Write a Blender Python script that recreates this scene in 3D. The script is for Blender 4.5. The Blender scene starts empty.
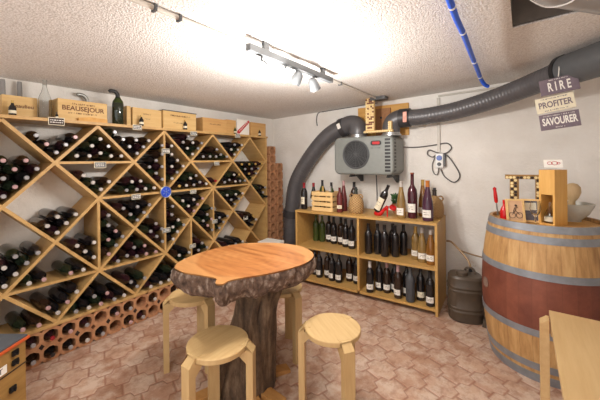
import bpy, bmesh, math, random
from mathutils import Vector, Matrix
random.seed(11)
PI = math.pi
C = bpy.context.scene.collection

# ------------------------------------------------------------------ materials
class NT:
    def __init__(s, name):
        s.mat = bpy.data.materials.new(name); s.mat.use_nodes = True
        s.t = s.mat.node_tree; s.n = s.t.nodes; s.l = s.t.links
        s.b = s.n['Principled BSDF']
    def put(s, sock, v):
        if hasattr(v, 'is_linked') or isinstance(v, bpy.types.NodeSocket): s.l.new(v, sock)
        else: sock.default_value = v
    def m(s, op, a, b=0.0, c=None):
        n = s.n.new('ShaderNodeMath'); n.operation = op
        s.put(n.inputs[0], a); s.put(n.inputs[1], b)
        if c is not None: s.put(n.inputs[2], c)
        return n.outputs[0]
    def coord(s, kind='Object'):
        return s.n.new('ShaderNodeTexCoord').outputs[kind]
    def mapping(s, v, scale=(1, 1, 1), rot=(0, 0, 0)):
        n = s.n.new('ShaderNodeMapping'); s.l.new(v, n.inputs['Vector'])
        n.inputs['Scale'].default_value = scale; n.inputs['Rotation'].default_value = rot
        return n.outputs[0]
    def noise(s, v, scale, detail=3, rough=.55):
        n = s.n.new('ShaderNodeTexNoise'); s.l.new(v, n.inputs['Vector'])
        n.inputs['Scale'].default_value = scale; n.inputs['Detail'].default_value = detail
        n.inputs['Roughness'].default_value = rough
        return n.outputs['Fac']
    def voro(s, v, scale, feat='F1'):
        n = s.n.new('ShaderNodeTexVoronoi'); s.l.new(v, n.inputs['Vector']); n.feature = feat
        n.inputs['Scale'].default_value = scale
        return n.outputs['Distance']
    def ramp(s, f, stops):
        n = s.n.new('ShaderNodeValToRGB'); s.l.new(f, n.inputs[0])
        e = n.color_ramp.elements
        while len(e) < len(stops): e.new(.5)
        for k, (p, c) in enumerate(stops):
            e[k].position = p; e[k].color = (*c, 1)
        return n.outputs[0]
    def mix(s, f, a, b, mode='MIX'):
        n = s.n.new('ShaderNodeMix'); n.data_type = 'RGBA'; n.blend_type = mode
        s.put(n.inputs[0], f)
        for k, v in ((6, a), (7, b)):
            if isinstance(v, tuple): n.inputs[k].default_value = (*v[:3], 1)
            else: s.l.new(v, n.inputs[k])
        return n.outputs[2]
    def sep(s, v):
        n = s.n.new('ShaderNodeSeparateXYZ'); s.l.new(v, n.inputs[0]); return n.outputs
    def comb(s, x, y, z):
        n = s.n.new('ShaderNodeCombineXYZ')
        for k, v in enumerate((x, y, z)): s.put(n.inputs[k], v)
        return n.outputs[0]
    def white(s, v):
        n = s.n.new('ShaderNodeTexWhiteNoise'); n.noise_dimensions = '3D'; s.l.new(v, n.inputs['Vector']); return n.outputs['Value']
    def bump(s, h, strength=.5, dist=.01):
        n = s.n.new('ShaderNodeBump'); s.l.new(h, n.inputs['Height'])
        n.inputs['Strength'].default_value = strength; n.inputs['Distance'].default_value = dist
        s.l.new(n.outputs[0], s.b.inputs['Normal'])
    def fin(s, col=None, rough=.5, metal=0., **kw):
        if col is not None:
            if isinstance(col, tuple): s.b.inputs['Base Color'].default_value = (*col[:3], 1)
            else: s.l.new(col, s.b.inputs['Base Color'])
        s.b.inputs['Roughness'].default_value = rough; s.b.inputs['Metallic'].default_value = metal
        for k, v in kw.items(): s.b.inputs[k.replace('_', ' ')].default_value = v
        return s.mat

def lin(r, g, b):
    f = lambda c: (c / 255 / 12.92) if c <= 10 else ((c / 255 + .055) / 1.055) ** 2.4
    return (f(r), f(g), f(b))

def plain(name, rgb, rough=.5, metal=0., var=.12, scale=25, **kw):
    t = NT(name); c = lin(*rgb)
    n = t.noise(t.coord(), scale)
    col = t.ramp(n, [(.3, tuple(k * (1 - var) for k in c)), (.7, tuple(min(1, k * (1 + var)) for k in c))])
    return t.fin(col, rough, metal, **kw)

def wood(name, a, b, stretch=(3, 30, 30), rough=.5, scale=1.0, bump=.05):
    t = NT(name)
    v = t.mapping(t.coord(), stretch)
    n = t.noise(v, scale, 4, .6)
    big = t.noise(t.coord(), 2.5, 2)
    col = t.ramp(n, [(.3, lin(*a)), (.7, lin(*b))])
    col = t.mix(t.m('MULTIPLY', big, .35), col, tuple(k * .75 for k in lin(*a)))
    t.bump(n, bump, .002)
    return t.fin(col, rough)

def glass_dark(name, rgb, rough=.08):
    t = NT(name); c = lin(*rgb)
    n = t.noise(t.coord(), 9, 2)
    col = t.ramp(n, [(.35, c), (.7, tuple(k * 1.5 + .004 for k in c))])
    return t.fin(col, rough, Coat_Weight=.3, Coat_Roughness=.15)

def glass_clear(name, rgb, rough=.03, tr=1.0):
    t = NT(name)
    return t.fin(lin(*rgb), rough, Transmission_Weight=tr, IOR=1.4)

M = {}
M['rack'] = wood('rack_pine', (190, 148, 90), (212, 174, 114), (4, 26, 26))
M['shelf'] = wood('shelf_board', (186, 144, 80), (202, 160, 94), (3, 30, 30))
M['stool'] = wood('birch_veneer', (190, 156, 106), (206, 176, 126), (5, 60, 5), .42)
M['bench'] = wood('oak_veneer', (196, 160, 110), (210, 178, 128), (40, 3, 40), .45)
M['crate'] = wood('crate_pine', (212, 172, 108), (228, 194, 134), (40, 4, 40), .6)
M['crate_b'] = wood('crate_pine_orange', (200, 152, 92), (218, 174, 112), (40, 4, 40), .6)
M['crate_dark'] = wood('crate_dark_wood', (150, 100, 60), (176, 124, 78), (40, 4, 40), .6)  # darker brown wood, used for the batten
M['slat'] = wood('slat_wood', (226, 184, 122), (240, 206, 146), (4, 40, 40), .6)
M['board'] = wood('plywood_board', (206, 150, 72), (226, 174, 96), (4, 30, 30), .6)
M['giftbox'] = wood('gift_box_wood', (214, 158, 78), (232, 184, 104), (40, 40, 4), .55)
M['trunkwood'] = wood('chest_wood', (150, 112, 58), (178, 138, 78), (30, 4, 30), .55)
M['plank'] = wood('foot_plank', (176, 124, 66), (198, 148, 88), (8, 30, 30), .6)
M['red_lac'] = plain('red_lacquer', (196, 26, 30), .22, 0, .08)
M['white'] = plain('white_paper', (240, 236, 228), .7, 0, .03)
M['cream'] = plain('cream_label', (232, 222, 196), .7, 0, .05)
M['ink'] = plain('dark_ink', (60, 44, 36), .7, 0, .1)
M['brownink'] = plain('branded_ink', (112, 70, 42), .7, 0, .1)
M['redink'] = plain('red_ink', (190, 52, 56), .7, 0, .1)
M['black'] = plain('black_plastic', (34, 33, 34), .4, 0, .1)
M['blackmetal'] = plain('black_metal', (40, 40, 42), .35, .6, .1)
M['grey'] = plain('grey_plastic', (132, 135, 131), .45, 0, .04)
M['greydark'] = plain('dark_grey_plastic', (84, 86, 88), .5, 0, .06)
M['duct'] = plain('duct_plastic', (92, 90, 92), .38, .15, .1, 12)
M['ductclamp'] = plain('duct_band', (60, 58, 60), .4, .1, .1)
M['steel'] = plain('brushed_steel', (188, 190, 192), .3, .9, .06)
M['zinc'] = plain('zinc_hoop', (138, 142, 148), .5, .35, .16, 16)
M['white_pl'] = plain('white_plastic', (236, 236, 234), .35, 0, .03)
M['blue'] = plain('blue_conduit', (30, 92, 220), .38, 0, .06)
M['bluesign'] = plain('blue_enamel', (44, 78, 196), .25, 0, .15, 40)
M['violet'] = plain('plum_grey_sign', (116, 102, 112), .6, 0, .12)
M['cork'] = plain('cork', (204, 164, 112), .8, 0, .2, 60)
M['corkdark'] = plain('wine_stained_cork', (120, 66, 60), .8, 0, .2, 60)
M['wicker'] = None
M['can'] = plain('dark_brown_plastic', (78, 66, 54), .45, 0, .15, 14)
M['hose'] = plain('tan_rubber', (170, 140, 104), .5, 0, .1)
M['slate'] = plain('slate_grey_top', (86, 90, 96), .55, 0, .1)
M['orange'] = plain('orange_red_trim', (206, 92, 46), .5, 0, .1)
M['ceramic'] = plain('stone_glaze', (190, 188, 178), .35, 0, .06)
M['pestle'] = wood('pestle_wood', (196, 164, 120), (216, 188, 146), (30, 30, 6), .6)
M['pink'] = plain('dusty_red_tile', (170, 96, 84), .8, 0, .15)
M['green'] = plain('leaf_green', (52, 92, 44), .6, 0, .2)
M['pewter'] = plain('pewter', (160, 160, 156), .35, .6, .1)
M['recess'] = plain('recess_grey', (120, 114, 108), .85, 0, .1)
M['wrap'] = plain('grey_film', (150, 148, 146), .25, 0, .08, 8)
M['bluegrey'] = plain('frosted_dark_glass', (70, 72, 76), .5, 0, .1)
M['photo'] = plain('old_drawing_paper', (216, 176, 140), .6, 0, .1)
M['cable'] = plain('grey_cable', (90, 86, 84), .5, 0, .05)
M['lightcable'] = plain('ivory_cable', (206, 200, 190), .5, 0, .05)
G = [glass_dark('bottle_glass_black', (24, 22, 24)), glass_dark('bottle_glass_green', (28, 36, 24)),
     glass_dark('bottle_glass_brown', (40, 26, 18)), glass_dark('bottle_glass_plum', (40, 20, 26))]
M['gl_clear'] = glass_clear('clear_glass', (246, 248, 248))
M['gl_amber'] = plain('amber_wine_glass', (160, 108, 50), .08, 0, .2, 8, Transmission_Weight=.35)
M['gl_straw'] = plain('straw_wine_glass', (170, 136, 80), .08, 0, .2, 8, Transmission_Weight=.4)
M['gl_rose'] = plain('dark_rose_glass', (108, 44, 44), .08, 0, .2, 8, Transmission_Weight=.15)
M['gl_red'] = plain('deep_red_glass', (70, 26, 36), .08, 0, .2, 8)
M['gl_green'] = plain('green_wine_glass', (62, 76, 34), .08, 0, .2, 8, Transmission_Weight=.15)
CAPS = [plain('foil_silver', (164, 162, 164), .3, .25, .05), plain('foil_white', (190, 184, 178), .4, 0, .05),
        plain('foil_pink', (186, 150, 150), .35, .1, .08), plain('foil_red', (150, 30, 40), .35, .1, .08),
        plain('foil_gold', (196, 160, 88), .35, .3, .08), plain('foil_black', (36, 34, 36), .35, .1, .08)]

def wicker():
    t = NT('woven_wicker'); v = t.coord()
    x, y, z = t.sep(v)
    a = t.m('ARCTAN2', y, x)
    w = t.m('MULTIPLY', t.m('SINE', t.m('MULTIPLY', a, 14)), t.m('SINE', t.m('MULTIPLY', z, 260)))
    col = t.ramp(t.m('MULTIPLY_ADD', w, .5, .5), [(.1, lin(118, 84, 50)), (.8, lin(200, 162, 108))])
    t.bump(w, .5, .004)
    return t.fin(col, .7)
M['wicker'] = wicker()

def plaster():
    t = NT('white_rough_plaster'); v = t.coord()
    n = t.noise(v, 3.2, 4); n2 = t.noise(v, 45, 5, .65); n3 = t.noise(v, 1.7, 5, .7)
    col = t.ramp(n, [(.3, lin(228, 222, 214)), (.7, lin(242, 238, 232))])
    col = t.mix(t.m('MULTIPLY', t.m('GREATER_THAN', n3, .66), .35), col, lin(186, 168, 140))
    t.bump(t.m('ADD', n2, t.m('MULTIPLY', n, 2)), .45, .012)
    return t.fin(col, .9)
M['wall'] = plaster()

def popcorn():
    t = NT('sprayed_stucco_ceiling'); v = t.coord()
    n = t.noise(v, 105, 3, .65); w = t.voro(v, 115)
    h = t.m('SUBTRACT', n, t.m('MULTIPLY', w, .55))
    col = t.ramp(h, [(.05, lin(216, 210, 204)), (.4, lin(242, 239, 236))])
    t.bump(h, .75, .007)
    return t.fin(col, .95)
M['ceil'] = popcorn()

def paver():
    t = NT('interlocking_terracotta_pavers'); v = t.coord()
    r = t.mapping(v, (1, 1, 1), (0, 0, -math.radians(69.5)))
    x, y, z = t.sep(r)
    L, H, A = .172, .145, .14
    u = t.m('DIVIDE', x, L); p = t.m('DIVIDE', y, H)
    wob = t.m('MULTIPLY', t.m('SUBTRACT', t.noise(v, 9, 2), .5), .05)
    p = t.m('ADD', p, wob)
    k0 = t.m('FLOOR', t.m('ADD', p, .5))
    def T(uu):   # trapezoid wave, +-1
        tri = t.m('ABSOLUTE', t.m('SUBTRACT', t.m('FRACT', uu), .5))
        q = t.m('MULTIPLY', t.m('SUBTRACT', tri, .25), 20.0)
        q = t.m('MAXIMUM', t.m('MINIMUM', q, 1.0), -1.0)
        return q
    d = t.m('SUBTRACT', t.m('SUBTRACT', p, k0), t.m('MULTIPLY', T(t.m('ADD', u, t.m('MULTIPLY', k0, .5))), A))
    row = t.m('ADD', k0, t.m('SUBTRACT', t.m('GREATER_THAN', d, 0.0), 1.0))
    uu = t.m('ADD', u, t.m('MULTIPLY', row, .5))
    col_i = t.m('FLOOR', t.m('ADD', uu, .5))
    e = t.m('MULTIPLY', t.m('ABSOLUTE', t.m('SUBTRACT', uu, col_i)), L)     # distance to the end joint
    tile = t.m('FLOOR', uu)
    dj = t.m('MINIMUM', t.m('MULTIPLY', t.m('ABSOLUTE', d), H), e)
    rnd = t.white(t.comb(tile, row, 3.0))
    base = t.ramp(rnd, [(0, lin(178, 140, 118)), (.35, lin(196, 164, 142)), (.7, lin(186, 150, 126)), (1, lin(166, 126, 102))])
    st = t.noise(v, 7, 6, .7)
    base = t.mix(t.m('MULTIPLY', t.ramp(st, [(.44, (0, 0, 0)), (.60, (1, 1, 1))]), .6), base, lin(214, 196, 180))
    dk = t.noise(t.mapping(v, (1.3, 1, 1)), 12, 5, .7)
    base = t.mix(t.m('MULTIPLY', t.ramp(dk, [(.46, (0, 0, 0)), (.66, (1, 1, 1))]), .62), base, lin(142, 96, 72))
    joint = t.ramp(dj, [(.0028, (1, 1, 1)), (.0075, (0, 0, 0))])
    col = t.mix(t.m('MULTIPLY', joint, .7), base, lin(148, 98, 76))
    hgt = t.m('ADD', t.ramp(dj, [(.0, (0, 0, 0)), (.012, (1, 1, 1))]), t.m('MULTIPLY', st, .35))
    t.bump(hgt, .55, .006)
    return t.fin(col, .55)
M['floor'] = paver()

def clay():
    t = NT('terracotta_clay'); v = t.coord()
    n = t.noise(v, 18, 5, .7)
    col = t.ramp(n, [(.3, lin(160, 108, 74)), (.7, lin(192, 142, 102))])
    t.bump(n, .3, .004)
    return t.fin(col, .85)
M['clay'] = clay()

def barrelmat():
    t = NT('barrel_staves_with_red_belly'); v = t.coord()
    x, y, z = t.sep(v)
    a = t.m('MULTIPLY', t.m('ARCTAN2', y, x), 32 / (2 * PI))
    fr = t.m('ABSOLUTE', t.m('SUBTRACT', t.m('FRACT', a), .5))
    rnd = t.white(t.comb(t.m('FLOOR', a), 1.0, 1.0))
    n = t.noise(t.mapping(v, (14, 14, 1.6)), 2.2, 5, .65)
    n2 = t.noise(v, 8, 5, .7)
    wd = t.ramp(t.m('ADD', t.m('MULTIPLY', n, .85), t.m('MULTIPLY', rnd, .15)), [(.25, lin(140, 100, 58)), (.5, lin(184, 142, 90)), (.75, lin(208, 170, 116))])
    rd = t.ramp(t.m('ADD', t.m('MULTIPLY', n2, .8), t.m('MULTIPLY', rnd, .2)), [(.3, lin(98, 48, 36)), (.7, lin(134, 76, 56))])
    band = t.m('MULTIPLY', t.m('GREATER_THAN', z, .305), t.m('LESS_THAN', z, .64))
    col = t.mix(band, wd, rd)
    jn = t.m('GREATER_THAN', fr, .485)
    col = t.mix(t.m('MULTIPLY', jn, .4), col, lin(84, 54, 34))
    t.bump(t.m('SUBTRACT', n, jn), .25, .004)
    return t.fin(col, .55)
M['barrel'] = barrelmat()

def slabtop():
    t = NT('yew_slab_top'); v = t.coord()
    n = t.noise(v, 2.6, 3)
    x, y, z = t.sep(v)
    r = t.m('SQRT', t.m('ADD', t.m('POWER', t.m('MULTIPLY', x, 1.0), 2.0), t.m('POWER', t.m('MULTIPLY', y, 1.25), 2.0)))
    ring = t.m('SINE', t.m('MULTIPLY', t.m('ADD', r, t.m('MULTIPLY', n, .22)), 120))
    f = t.noise(t.mapping(v, (1.6, 11, 3), (0, 0, .9)), 2.2, 5, .6)
    col = t.ramp(t.m('ADD', t.m('MULTIPLY', f, .95), t.m('MULTIPLY', t.m('MULTIPLY_ADD', ring, .5, .5), .06)), [(.3, lin(136, 80, 42)), (.5, lin(168, 108, 60)), (.75, lin(188, 134, 82))])
    edge = t.ramp(t.m('ADD', r, t.m('MULTIPLY', n, .12)), [(.395, (0, 0, 0)), (.43, (1, 1, 1))])
    col = t.mix(t.m('MULTIPLY', edge, .35), col, lin(214, 164, 106))
    return t.fin(col, .3, Coat_Weight=.25, Coat_Roughness=.25)
M['slab'] = slabtop()

def bark(name, a, b, c, sc=(22, 22, 5)):
    t = NT(name); v = t.coord()
    n = t.noise(t.mapping(v, sc), 1.6, 6, .7); n2 = t.noise(v, 30, 5, .7)
    w = t.voro(t.mapping(v, sc), 1.3)
    h = t.m('ADD', n, t.m('MULTIPLY', w, -.4))
    col = t.ramp(t.m('ADD', h, t.m('MULTIPLY', n2, .35)), [(.15, lin(*a)), (.5, lin(*b)), (.85, lin(*c))])
    t.bump(h, 1.0, .03)
    return t.fin(col, .9)
M['bark'] = bark('trunk_bark', (48, 36, 28), (106, 84, 64), (150, 126, 100))
M['rimbark'] = bark('slab_rim_bark', (46, 34, 28), (124, 98, 82), (214, 198, 182), (26, 26, 16))

def label_with_lines():
    t = NT('printed_label'); v = t.coord()
    x, y, z = t.sep(v)
    n = t.noise(v, 60, 2)
    return t.fin(t.ramp(n, [(.35, lin(224, 218, 208)), (.6, lin(238, 234, 226))]), .7)
M['label'] = label_with_lines()

def emis(name, col, s):
    m = bpy.data.materials.new(name); m.use_nodes = True
    b = m.node_tree.nodes['Principled BSDF']
    b.inputs['Base Color'].default_value = (*col, 1); b.inputs['Emission Color'].default_value = (*col, 1); b.inputs['Emission Strength'].default_value = s
    return m
M['bulb'] = emis('lit_bulb', (1, .93, .82), 60)
M['dial'] = plain('timer_dial_blue', (96, 120, 190), .4, 0, .05)

# ------------------------------------------------------------------ builders
class MB:
    def __init__(s): s.bm = bmesh.new()
    def face(s, vs):
        try: return s.bm.faces.new(vs)
        except ValueError: return None
    def box(s, x0, y0, z0, x1, y1, z1, M4=None):
        p = [Vector((x, y, z)) for x in (x0, x1) for y in (y0, y1) for z in (z0, z1)]
        if M4 is not None: p = [M4 @ q for q in p]
        v = [s.bm.verts.new(q) for q in p]
        for f in ((0, 1, 3, 2), (4, 6, 7, 5), (0, 4, 5, 1), (2, 3, 7, 6), (0, 2, 6, 4), (1, 5, 7, 3)): s.face([v[i] for i in f])
        return s
    def prism(s, pts, a, b, axis='x', M4=None):
        """pts 2-D outline, extruded from a to b along axis"""
        def P(q, h):
            r = {'x': (h, q[0], q[1]), 'y': (q[0], h, q[1]), 'z': (q[0], q[1], h)}[axis]
            r = Vector(r); return M4 @ r if M4 is not None else r
        A = [s.bm.verts.new(P(q, a)) for q in pts]; B = [s.bm.verts.new(P(q, b)) for q in pts]
        n = len(pts)
        s.face(A[::-1]); s.face(B)
        for i in range(n): s.face([A[i], A[(i + 1) % n], B[(i + 1) % n], B[i]])
        return s
    def lathe(s, prof, seg=20, M4=None, sx=1, sy=1, power=None, cap=False):
        rings = []
        for r, z in prof:
            if r < 1e-6:
                q = Vector((0, 0, z)); rings.append([s.bm.verts.new(M4 @ q if M4 is not None else q)])
            else:
                ring = []
                for k in range(seg):
                    a = 2 * PI * k / seg; c, d = math.cos(a), math.sin(a)
                    if power:
                        c = math.copysign(abs(c) ** power, c); d = math.copysign(abs(d) ** power, d)
                    q = Vector((r * c * sx, r * d * sy, z)); ring.append(s.bm.verts.new(M4 @ q if M4 is not None else q))
                rings.append(ring)
        for A, B in zip(rings, rings[1:]):
            if len(A) == 1 and len(B) == 1: continue
            for k in range(seg):
                k2 = (k + 1) % seg
                if len(A) == 1: s.face([A[0], B[k2], B[k]][::-1])
                elif len(B) == 1: s.face([A[k], A[k2], B[0]])
                else: s.face([A[k], A[k2], B[k2], B[k]])
        if cap and len(rings[0]) > 1: s.face(rings[0][::-1])
        if cap and len(rings[-1]) > 1: s.face(rings[-1])
        return s
    def tube(s, pts, r, seg=12, closed=False, cap=True):
        pts = [Vector(p) for p in pts]; n = len(pts)
        rf = r if callable(r) else (lambda i: r)
        up = Vector((0, 0, 1)); prev = None; rings = []
        for i, p in enumerate(pts):
            a = pts[(i - 1) % n] if (closed or i > 0) else pts[0]
            b = pts[(i + 1) % n] if (closed or i < n - 1) else pts[-1]
            t = (b - a).normalized()
            if prev is None:
                x = t.cross(up)
                if x.length < 1e-3: x = t.cross(Vector((1, 0, 0)))
                x.normalize()
            else:
                x = prev - t * prev.dot(t); x.normalize()
            prev = x; y = t.cross(x)
            rings.append([s.bm.verts.new(p + (x * math.cos(2 * PI * k / seg) + y * math.sin(2 * PI * k / seg)) * rf(i)) for k in range(seg)])
        prs = list(zip(rings, rings[1:])) + ([(rings[-1], rings[0])] if closed else [])
        for A, B in prs:
            for k in range(seg): s.face([A[k], B[k], B[(k + 1) % seg], A[(k + 1) % seg]])
        if cap and not closed: s.face(rings[0]); s.face(rings[-1][::-1])
        return s
    def sphere(s, c, r, seg=10, sx=1, sy=1, sz=1):
        prof = [(r * math.sin(PI * k / 6) if 0 < k < 6 else 0, -r * math.cos(PI * k / 6) * sz) for k in range(7)]
        return s.lathe(prof, seg, Matrix.Translation(c), sx, sy)
    def build(s, name, mat, parent=None, smooth=False, bevel=0, angle=40, seg=2, loc=None):
        bm = s.bm
        if bevel:
            bmesh.ops.recalc_face_normals(bm, faces=bm.faces[:])
            es = [e for e in bm.edges if len(e.link_faces) == 2 and e.calc_face_angle(0) > math.radians(35)]
            bmesh.ops.bevel(bm, geom=es, offset=bevel, segments=seg, affect='EDGES', profile=.6, clamp_overlap=True)
        bmesh.ops.recalc_face_normals(bm, faces=bm.faces[:])
        me = bpy.data.meshes.new(name); bm.to_mesh(me); bm.free()
        if smooth:
            me.polygons.foreach_set('use_smooth', [True] * len(me.polygons))
            me.set_sharp_from_angle(angle=math.radians(angle))
        me.materials.append(mat)
        o = bpy.data.objects.new(name, me); C.objects.link(o)
        if parent is not None: o.parent = parent
        if loc is not None: o.location = loc
        return o

def tag(o, label, cat, group=None, kind=None):
    if label: o['label'] = label
    if cat: o['category'] = cat
    if group: o['group'] = group
    if kind: o['kind'] = kind
    return o
def thing(name, label, cat, loc=(0, 0, 0), rz=0, group=None):
    o = bpy.data.objects.new(name, None); C.objects.link(o); o.empty_display_size = .05
    o.location = loc; o.rotation_euler = (0, 0, rz)
    return tag(o, label, cat, group)
def struct(name, mb, mat, **k):
    o = mb.build(name, mat, **k); o['kind'] = 'structure'; return o
def kids(o): return [c for c in bpy.data.objects if c.parent == o]
def copy_tree(o, children):
    c = o.copy(); C.objects.link(c)
    for ch, subs in children:
        d = ch.copy(); C.objects.link(d); d.parent = c
        for sb in subs:
            e = sb.copy(); C.objects.link(e); e.parent = d
    return c
def tree(o): return [(c, kids(c)) for c in kids(o)]
def text(s, size, mat, name='lettering', parent=None, loc=(0, 0, 0), rot=(PI / 2, 0, 0), ext=.0006, sx=1.0, bold=0):
    cu = bpy.data.curves.new(name, 'FONT'); cu.body = s; cu.size = size; cu.extrude = ext
    cu.align_x = 'CENTER'; cu.align_y = 'CENTER'; cu.offset = bold; cu.resolution_u = 3
    tmp = bpy.data.objects.new('tmp', cu); C.objects.link(tmp)
    dg = bpy.context.evaluated_depsgraph_get(); dg.update()
    me = bpy.data.meshes.new_from_object(tmp.evaluated_get(dg)); me.name = name
    bpy.data.objects.remove(tmp); bpy.data.curves.remove(cu)
    me.materials.clear(); me.materials.append(mat)
    o = bpy.data.objects.new(name, me); C.objects.link(o); o.parent = parent
    o.location = loc; o.rotation_euler = rot; o.scale = (sx, 1, 1)
    return o
def small_print(width, hgt, mat, parent, loc, rot=(0, 0, 0)):
    """a row of tiny strokes where the photo's print is too small to read"""
    rg = random.Random(int(width * 1e4)); mb = MB(); x = -width / 2
    while x < width / 2:
        w = rg.uniform(.5, 1.0) * hgt * .8
        mb.box(x, -.0005, -hgt / 2, x + w * .35, 0, hgt / 2); mb.box(x, -.0005, rg.choice((-hgt / 2, hgt / 2 - hgt * .25)), x + w, 0, rg.choice((0, hgt / 2)))
        x += w + hgt * rg.choice((.3, .3, .3, .9))
    o = mb.build('lettering', mat, parent, loc=loc); o.rotation_euler = rot
    return o
def catmull(pts, n=8):
    P = [Vector(p) for p in pts]; out = []
    for i in range(len(P) - 1):
        a, b, c, d = P[max(i - 1, 0)], P[i], P[i + 1], P[min(i + 2, len(P) - 1)]
        for k in range(n):
            t = k / n
            out.append(.5 * ((2 * b) + (c - a) * t + (2 * a - 5 * b + 4 * c - d) * t * t + (3 * b - 3 * c + d - a) * t ** 3))
    out.append(P[-1]); return out
ORD = ['first', 'second', 'third', 'fourth', 'fifth', 'sixth', 'seventh', 'eighth', 'ninth', 'tenth', 'eleventh', 'twelfth', 'thirteenth', 'fourteenth']

# ------------------------------------------------------------------ room
WX, WY = .055, 3.25
X1, Y0 = 4.3, -1.7
zc = lambda x: 1.905 + .033 * (x - WX)
struct('floor', MB().box(WX - .1, Y0, -.1, X1 + .1, WY + .1, 0), M['floor'])
struct('wall_left', MB().box(WX - .1, Y0, 0, WX, WY + .1, 2.2), M['wall'])
struct('wall_back', MB().box(WX, WY, 0, X1, WY + .1, 2.2), M['wall'])
struct('wall_right', MB().box(X1, Y0, 0, X1 + .1, WY + .1, 2.3), M['wall'])
def ceil_piece(mb, x0, y0, x1, y1):
    v = []
    for x, y in ((x0, y0), (x1, y0), (x1, y1), (x0, y1)): v.append(mb.bm.verts.new((x, y, zc(x))))
    w = []
    for x, y in ((x0, y0), (x1, y0), (x1, y1), (x0, y1)): w.append(mb.bm.verts.new((x, y, zc(x) + .012)))
    mb.face(v); mb.face(w)
    for i in range(4): mb.face([v[i], v[(i + 1) % 4], w[(i + 1) % 4], w[i]])
HX0, HX1, HY0, HY1 = 2.858, 3.75, 1.02, 1.928
mb = MB()
ceil_piece(mb, WX - .1, Y0, HX0, WY + .1); ceil_piece(mb, HX1, Y0, X1 + .1, WY + .1)
ceil_piece(mb, HX0, Y0, HX1, HY0); ceil_piece(mb, HX0, HY1, HX1, WY + .1)
struct('ceiling', mb, M['ceil'])
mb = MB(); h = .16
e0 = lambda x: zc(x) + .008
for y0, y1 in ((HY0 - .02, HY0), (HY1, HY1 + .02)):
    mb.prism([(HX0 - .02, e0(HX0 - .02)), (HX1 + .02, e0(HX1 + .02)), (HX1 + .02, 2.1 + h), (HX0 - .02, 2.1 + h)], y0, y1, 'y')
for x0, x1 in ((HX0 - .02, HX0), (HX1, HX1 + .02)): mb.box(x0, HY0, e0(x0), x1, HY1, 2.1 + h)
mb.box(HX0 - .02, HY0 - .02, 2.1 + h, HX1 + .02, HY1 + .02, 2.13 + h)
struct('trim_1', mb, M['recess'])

# ------------------------------------------------------------------ rack
W_, H_, NY, NZ = .262, .27, .428, 1.325
ny = lambda c: NY + W_ * c
nz = lambda r: NZ + H_ * (2 - r)
XB, XF, TH = .065, .33, .02
rack = thing('wine_rack', 'tall pine wine rack of crossing diamond shelves covering the left wall', 'wine rack', (.2, 1.5, .222))
RL = Vector((.2, 1.5, .222))
def rpart(name, mb, mat=M['rack'], **k):
    bmesh.ops.translate(mb.bm, verts=mb.bm.verts[:], vec=-RL)
    return mb.build(name, mat, rack, **k)
def plank(y0, z0, y1, z1, xf=XF, th=TH, ext=0):
    d = Vector((y1 - y0, z1 - z0)); L = d.length; d.normalize(); n = Vector((-d.y, d.x)) * th / 2
    a = Vector((y0, z0)) - d * ext; b = Vector((y1, z1)) + d * ext
    return MB().prism([tuple(a - n), tuple(b - n), tuple(b + n), tuple(a + n)], XB, xf, 'x')
C0, C1 = -1, 9
for k in range(-7, 13, 2):          # the two families of diagonals
    r0, r1 = max(1, C0 - k), min(6, C1 - k)
    if r1 > r0: rpart('diagonal_board', plank(ny(r0 + k), nz(r0), ny(r1 + k), nz(r1)))
for k in range(1, 16, 2):
    r0, r1 = max(1, k - C1), min(6, k - C0)
    if r1 > r0: rpart('diagonal_board', plank(ny(k - r0), nz(r0), ny(k - r1), nz(r1), XF + .0012))
HORIZ = [(2, 2), (6, 2), (3, 3), (5, 3), (7, 3), (1, 5), (3, 5)]
VERT = [(4, 2), (2, 4), (4, 4), (6, 4), (5, 5)]
for c, r in HORIZ: rpart('horizontal_divider', MB().box(XB, ny(c - 1), nz(r) - .009, XF - .002, ny(c + 1), nz(r) + .009))
for c, r in VERT: rpart('vertical_divider', MB().box(XB, ny(c) - .009, nz(r + 1), XF - .002, ny(c) + .009, nz(r - 1)))
ZT, ZB = nz(1), nz(6)
rpart('top_board', MB().box(XB - .005, ny(C0) - .03, ZT + .008, XF + .012, ny(C1) + .035, ZT + .03), bevel=.002)
rpart('bottom_board', MB().box(XB, ny(C0) - .02, ZB - .023, XF + .004, ny(C1) + .024, ZB - .002), bevel=.002)
rpart('side_panel', MB().box(XB, ny(C1) + .004, ZB - .002, XF + .004, ny(C1) + .024, ZT + .008))
rpart('side_panel', MB().box(XB, ny(C0) - .02, ZB - .002, XF + .004, ny(C0), ZT + .008))

# ---- lying bottles: one bottle of each glass, copied
def lying_proto(gi, name='wine_bottle'):
    root = bpy.data.objects.new(name, None); root.empty_display_size = .03
    prof = [(0, .006), (.03, .0), (.0355, .004), (.0365, .02), (.0365, .19), (.034, .212), (.024, .232), (.0148, .248), (.0132, .262), (.0132, .283)]
    R = Matrix.Rotation(PI / 2, 4, 'Y')
    g = MB().lathe(prof, 14, R).build('glass', G[gi], None, smooth=True); C.objects.unlink(g)
    c = MB().lathe([(.0133, .284), (.0137, .285), (.0137, .294), (.011, .298), (0, .298)], 12, R).build('capsule', CAPS[0], None, smooth=True); C.objects.unlink(c)  # only the light tip: foil colour with its bright end reflection painted in
    return g.data, c.data, root
PROTO = []
capm = {}
for gi in range(4):
    g, c, root = lying_proto(gi)
    PROTO.append((g, c)); bpy.data.objects.remove(root)
for o in [o for o in bpy.data.objects if o.name.split('.')[0] in ('glass', 'capsule') and not o.users_collection]: bpy.data.objects.remove(o)
capmesh = []
for m in CAPS:
    d = PROTO[0][1].copy(); d.materials.clear(); d.materials.append(m); capmesh.append(d)
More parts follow.
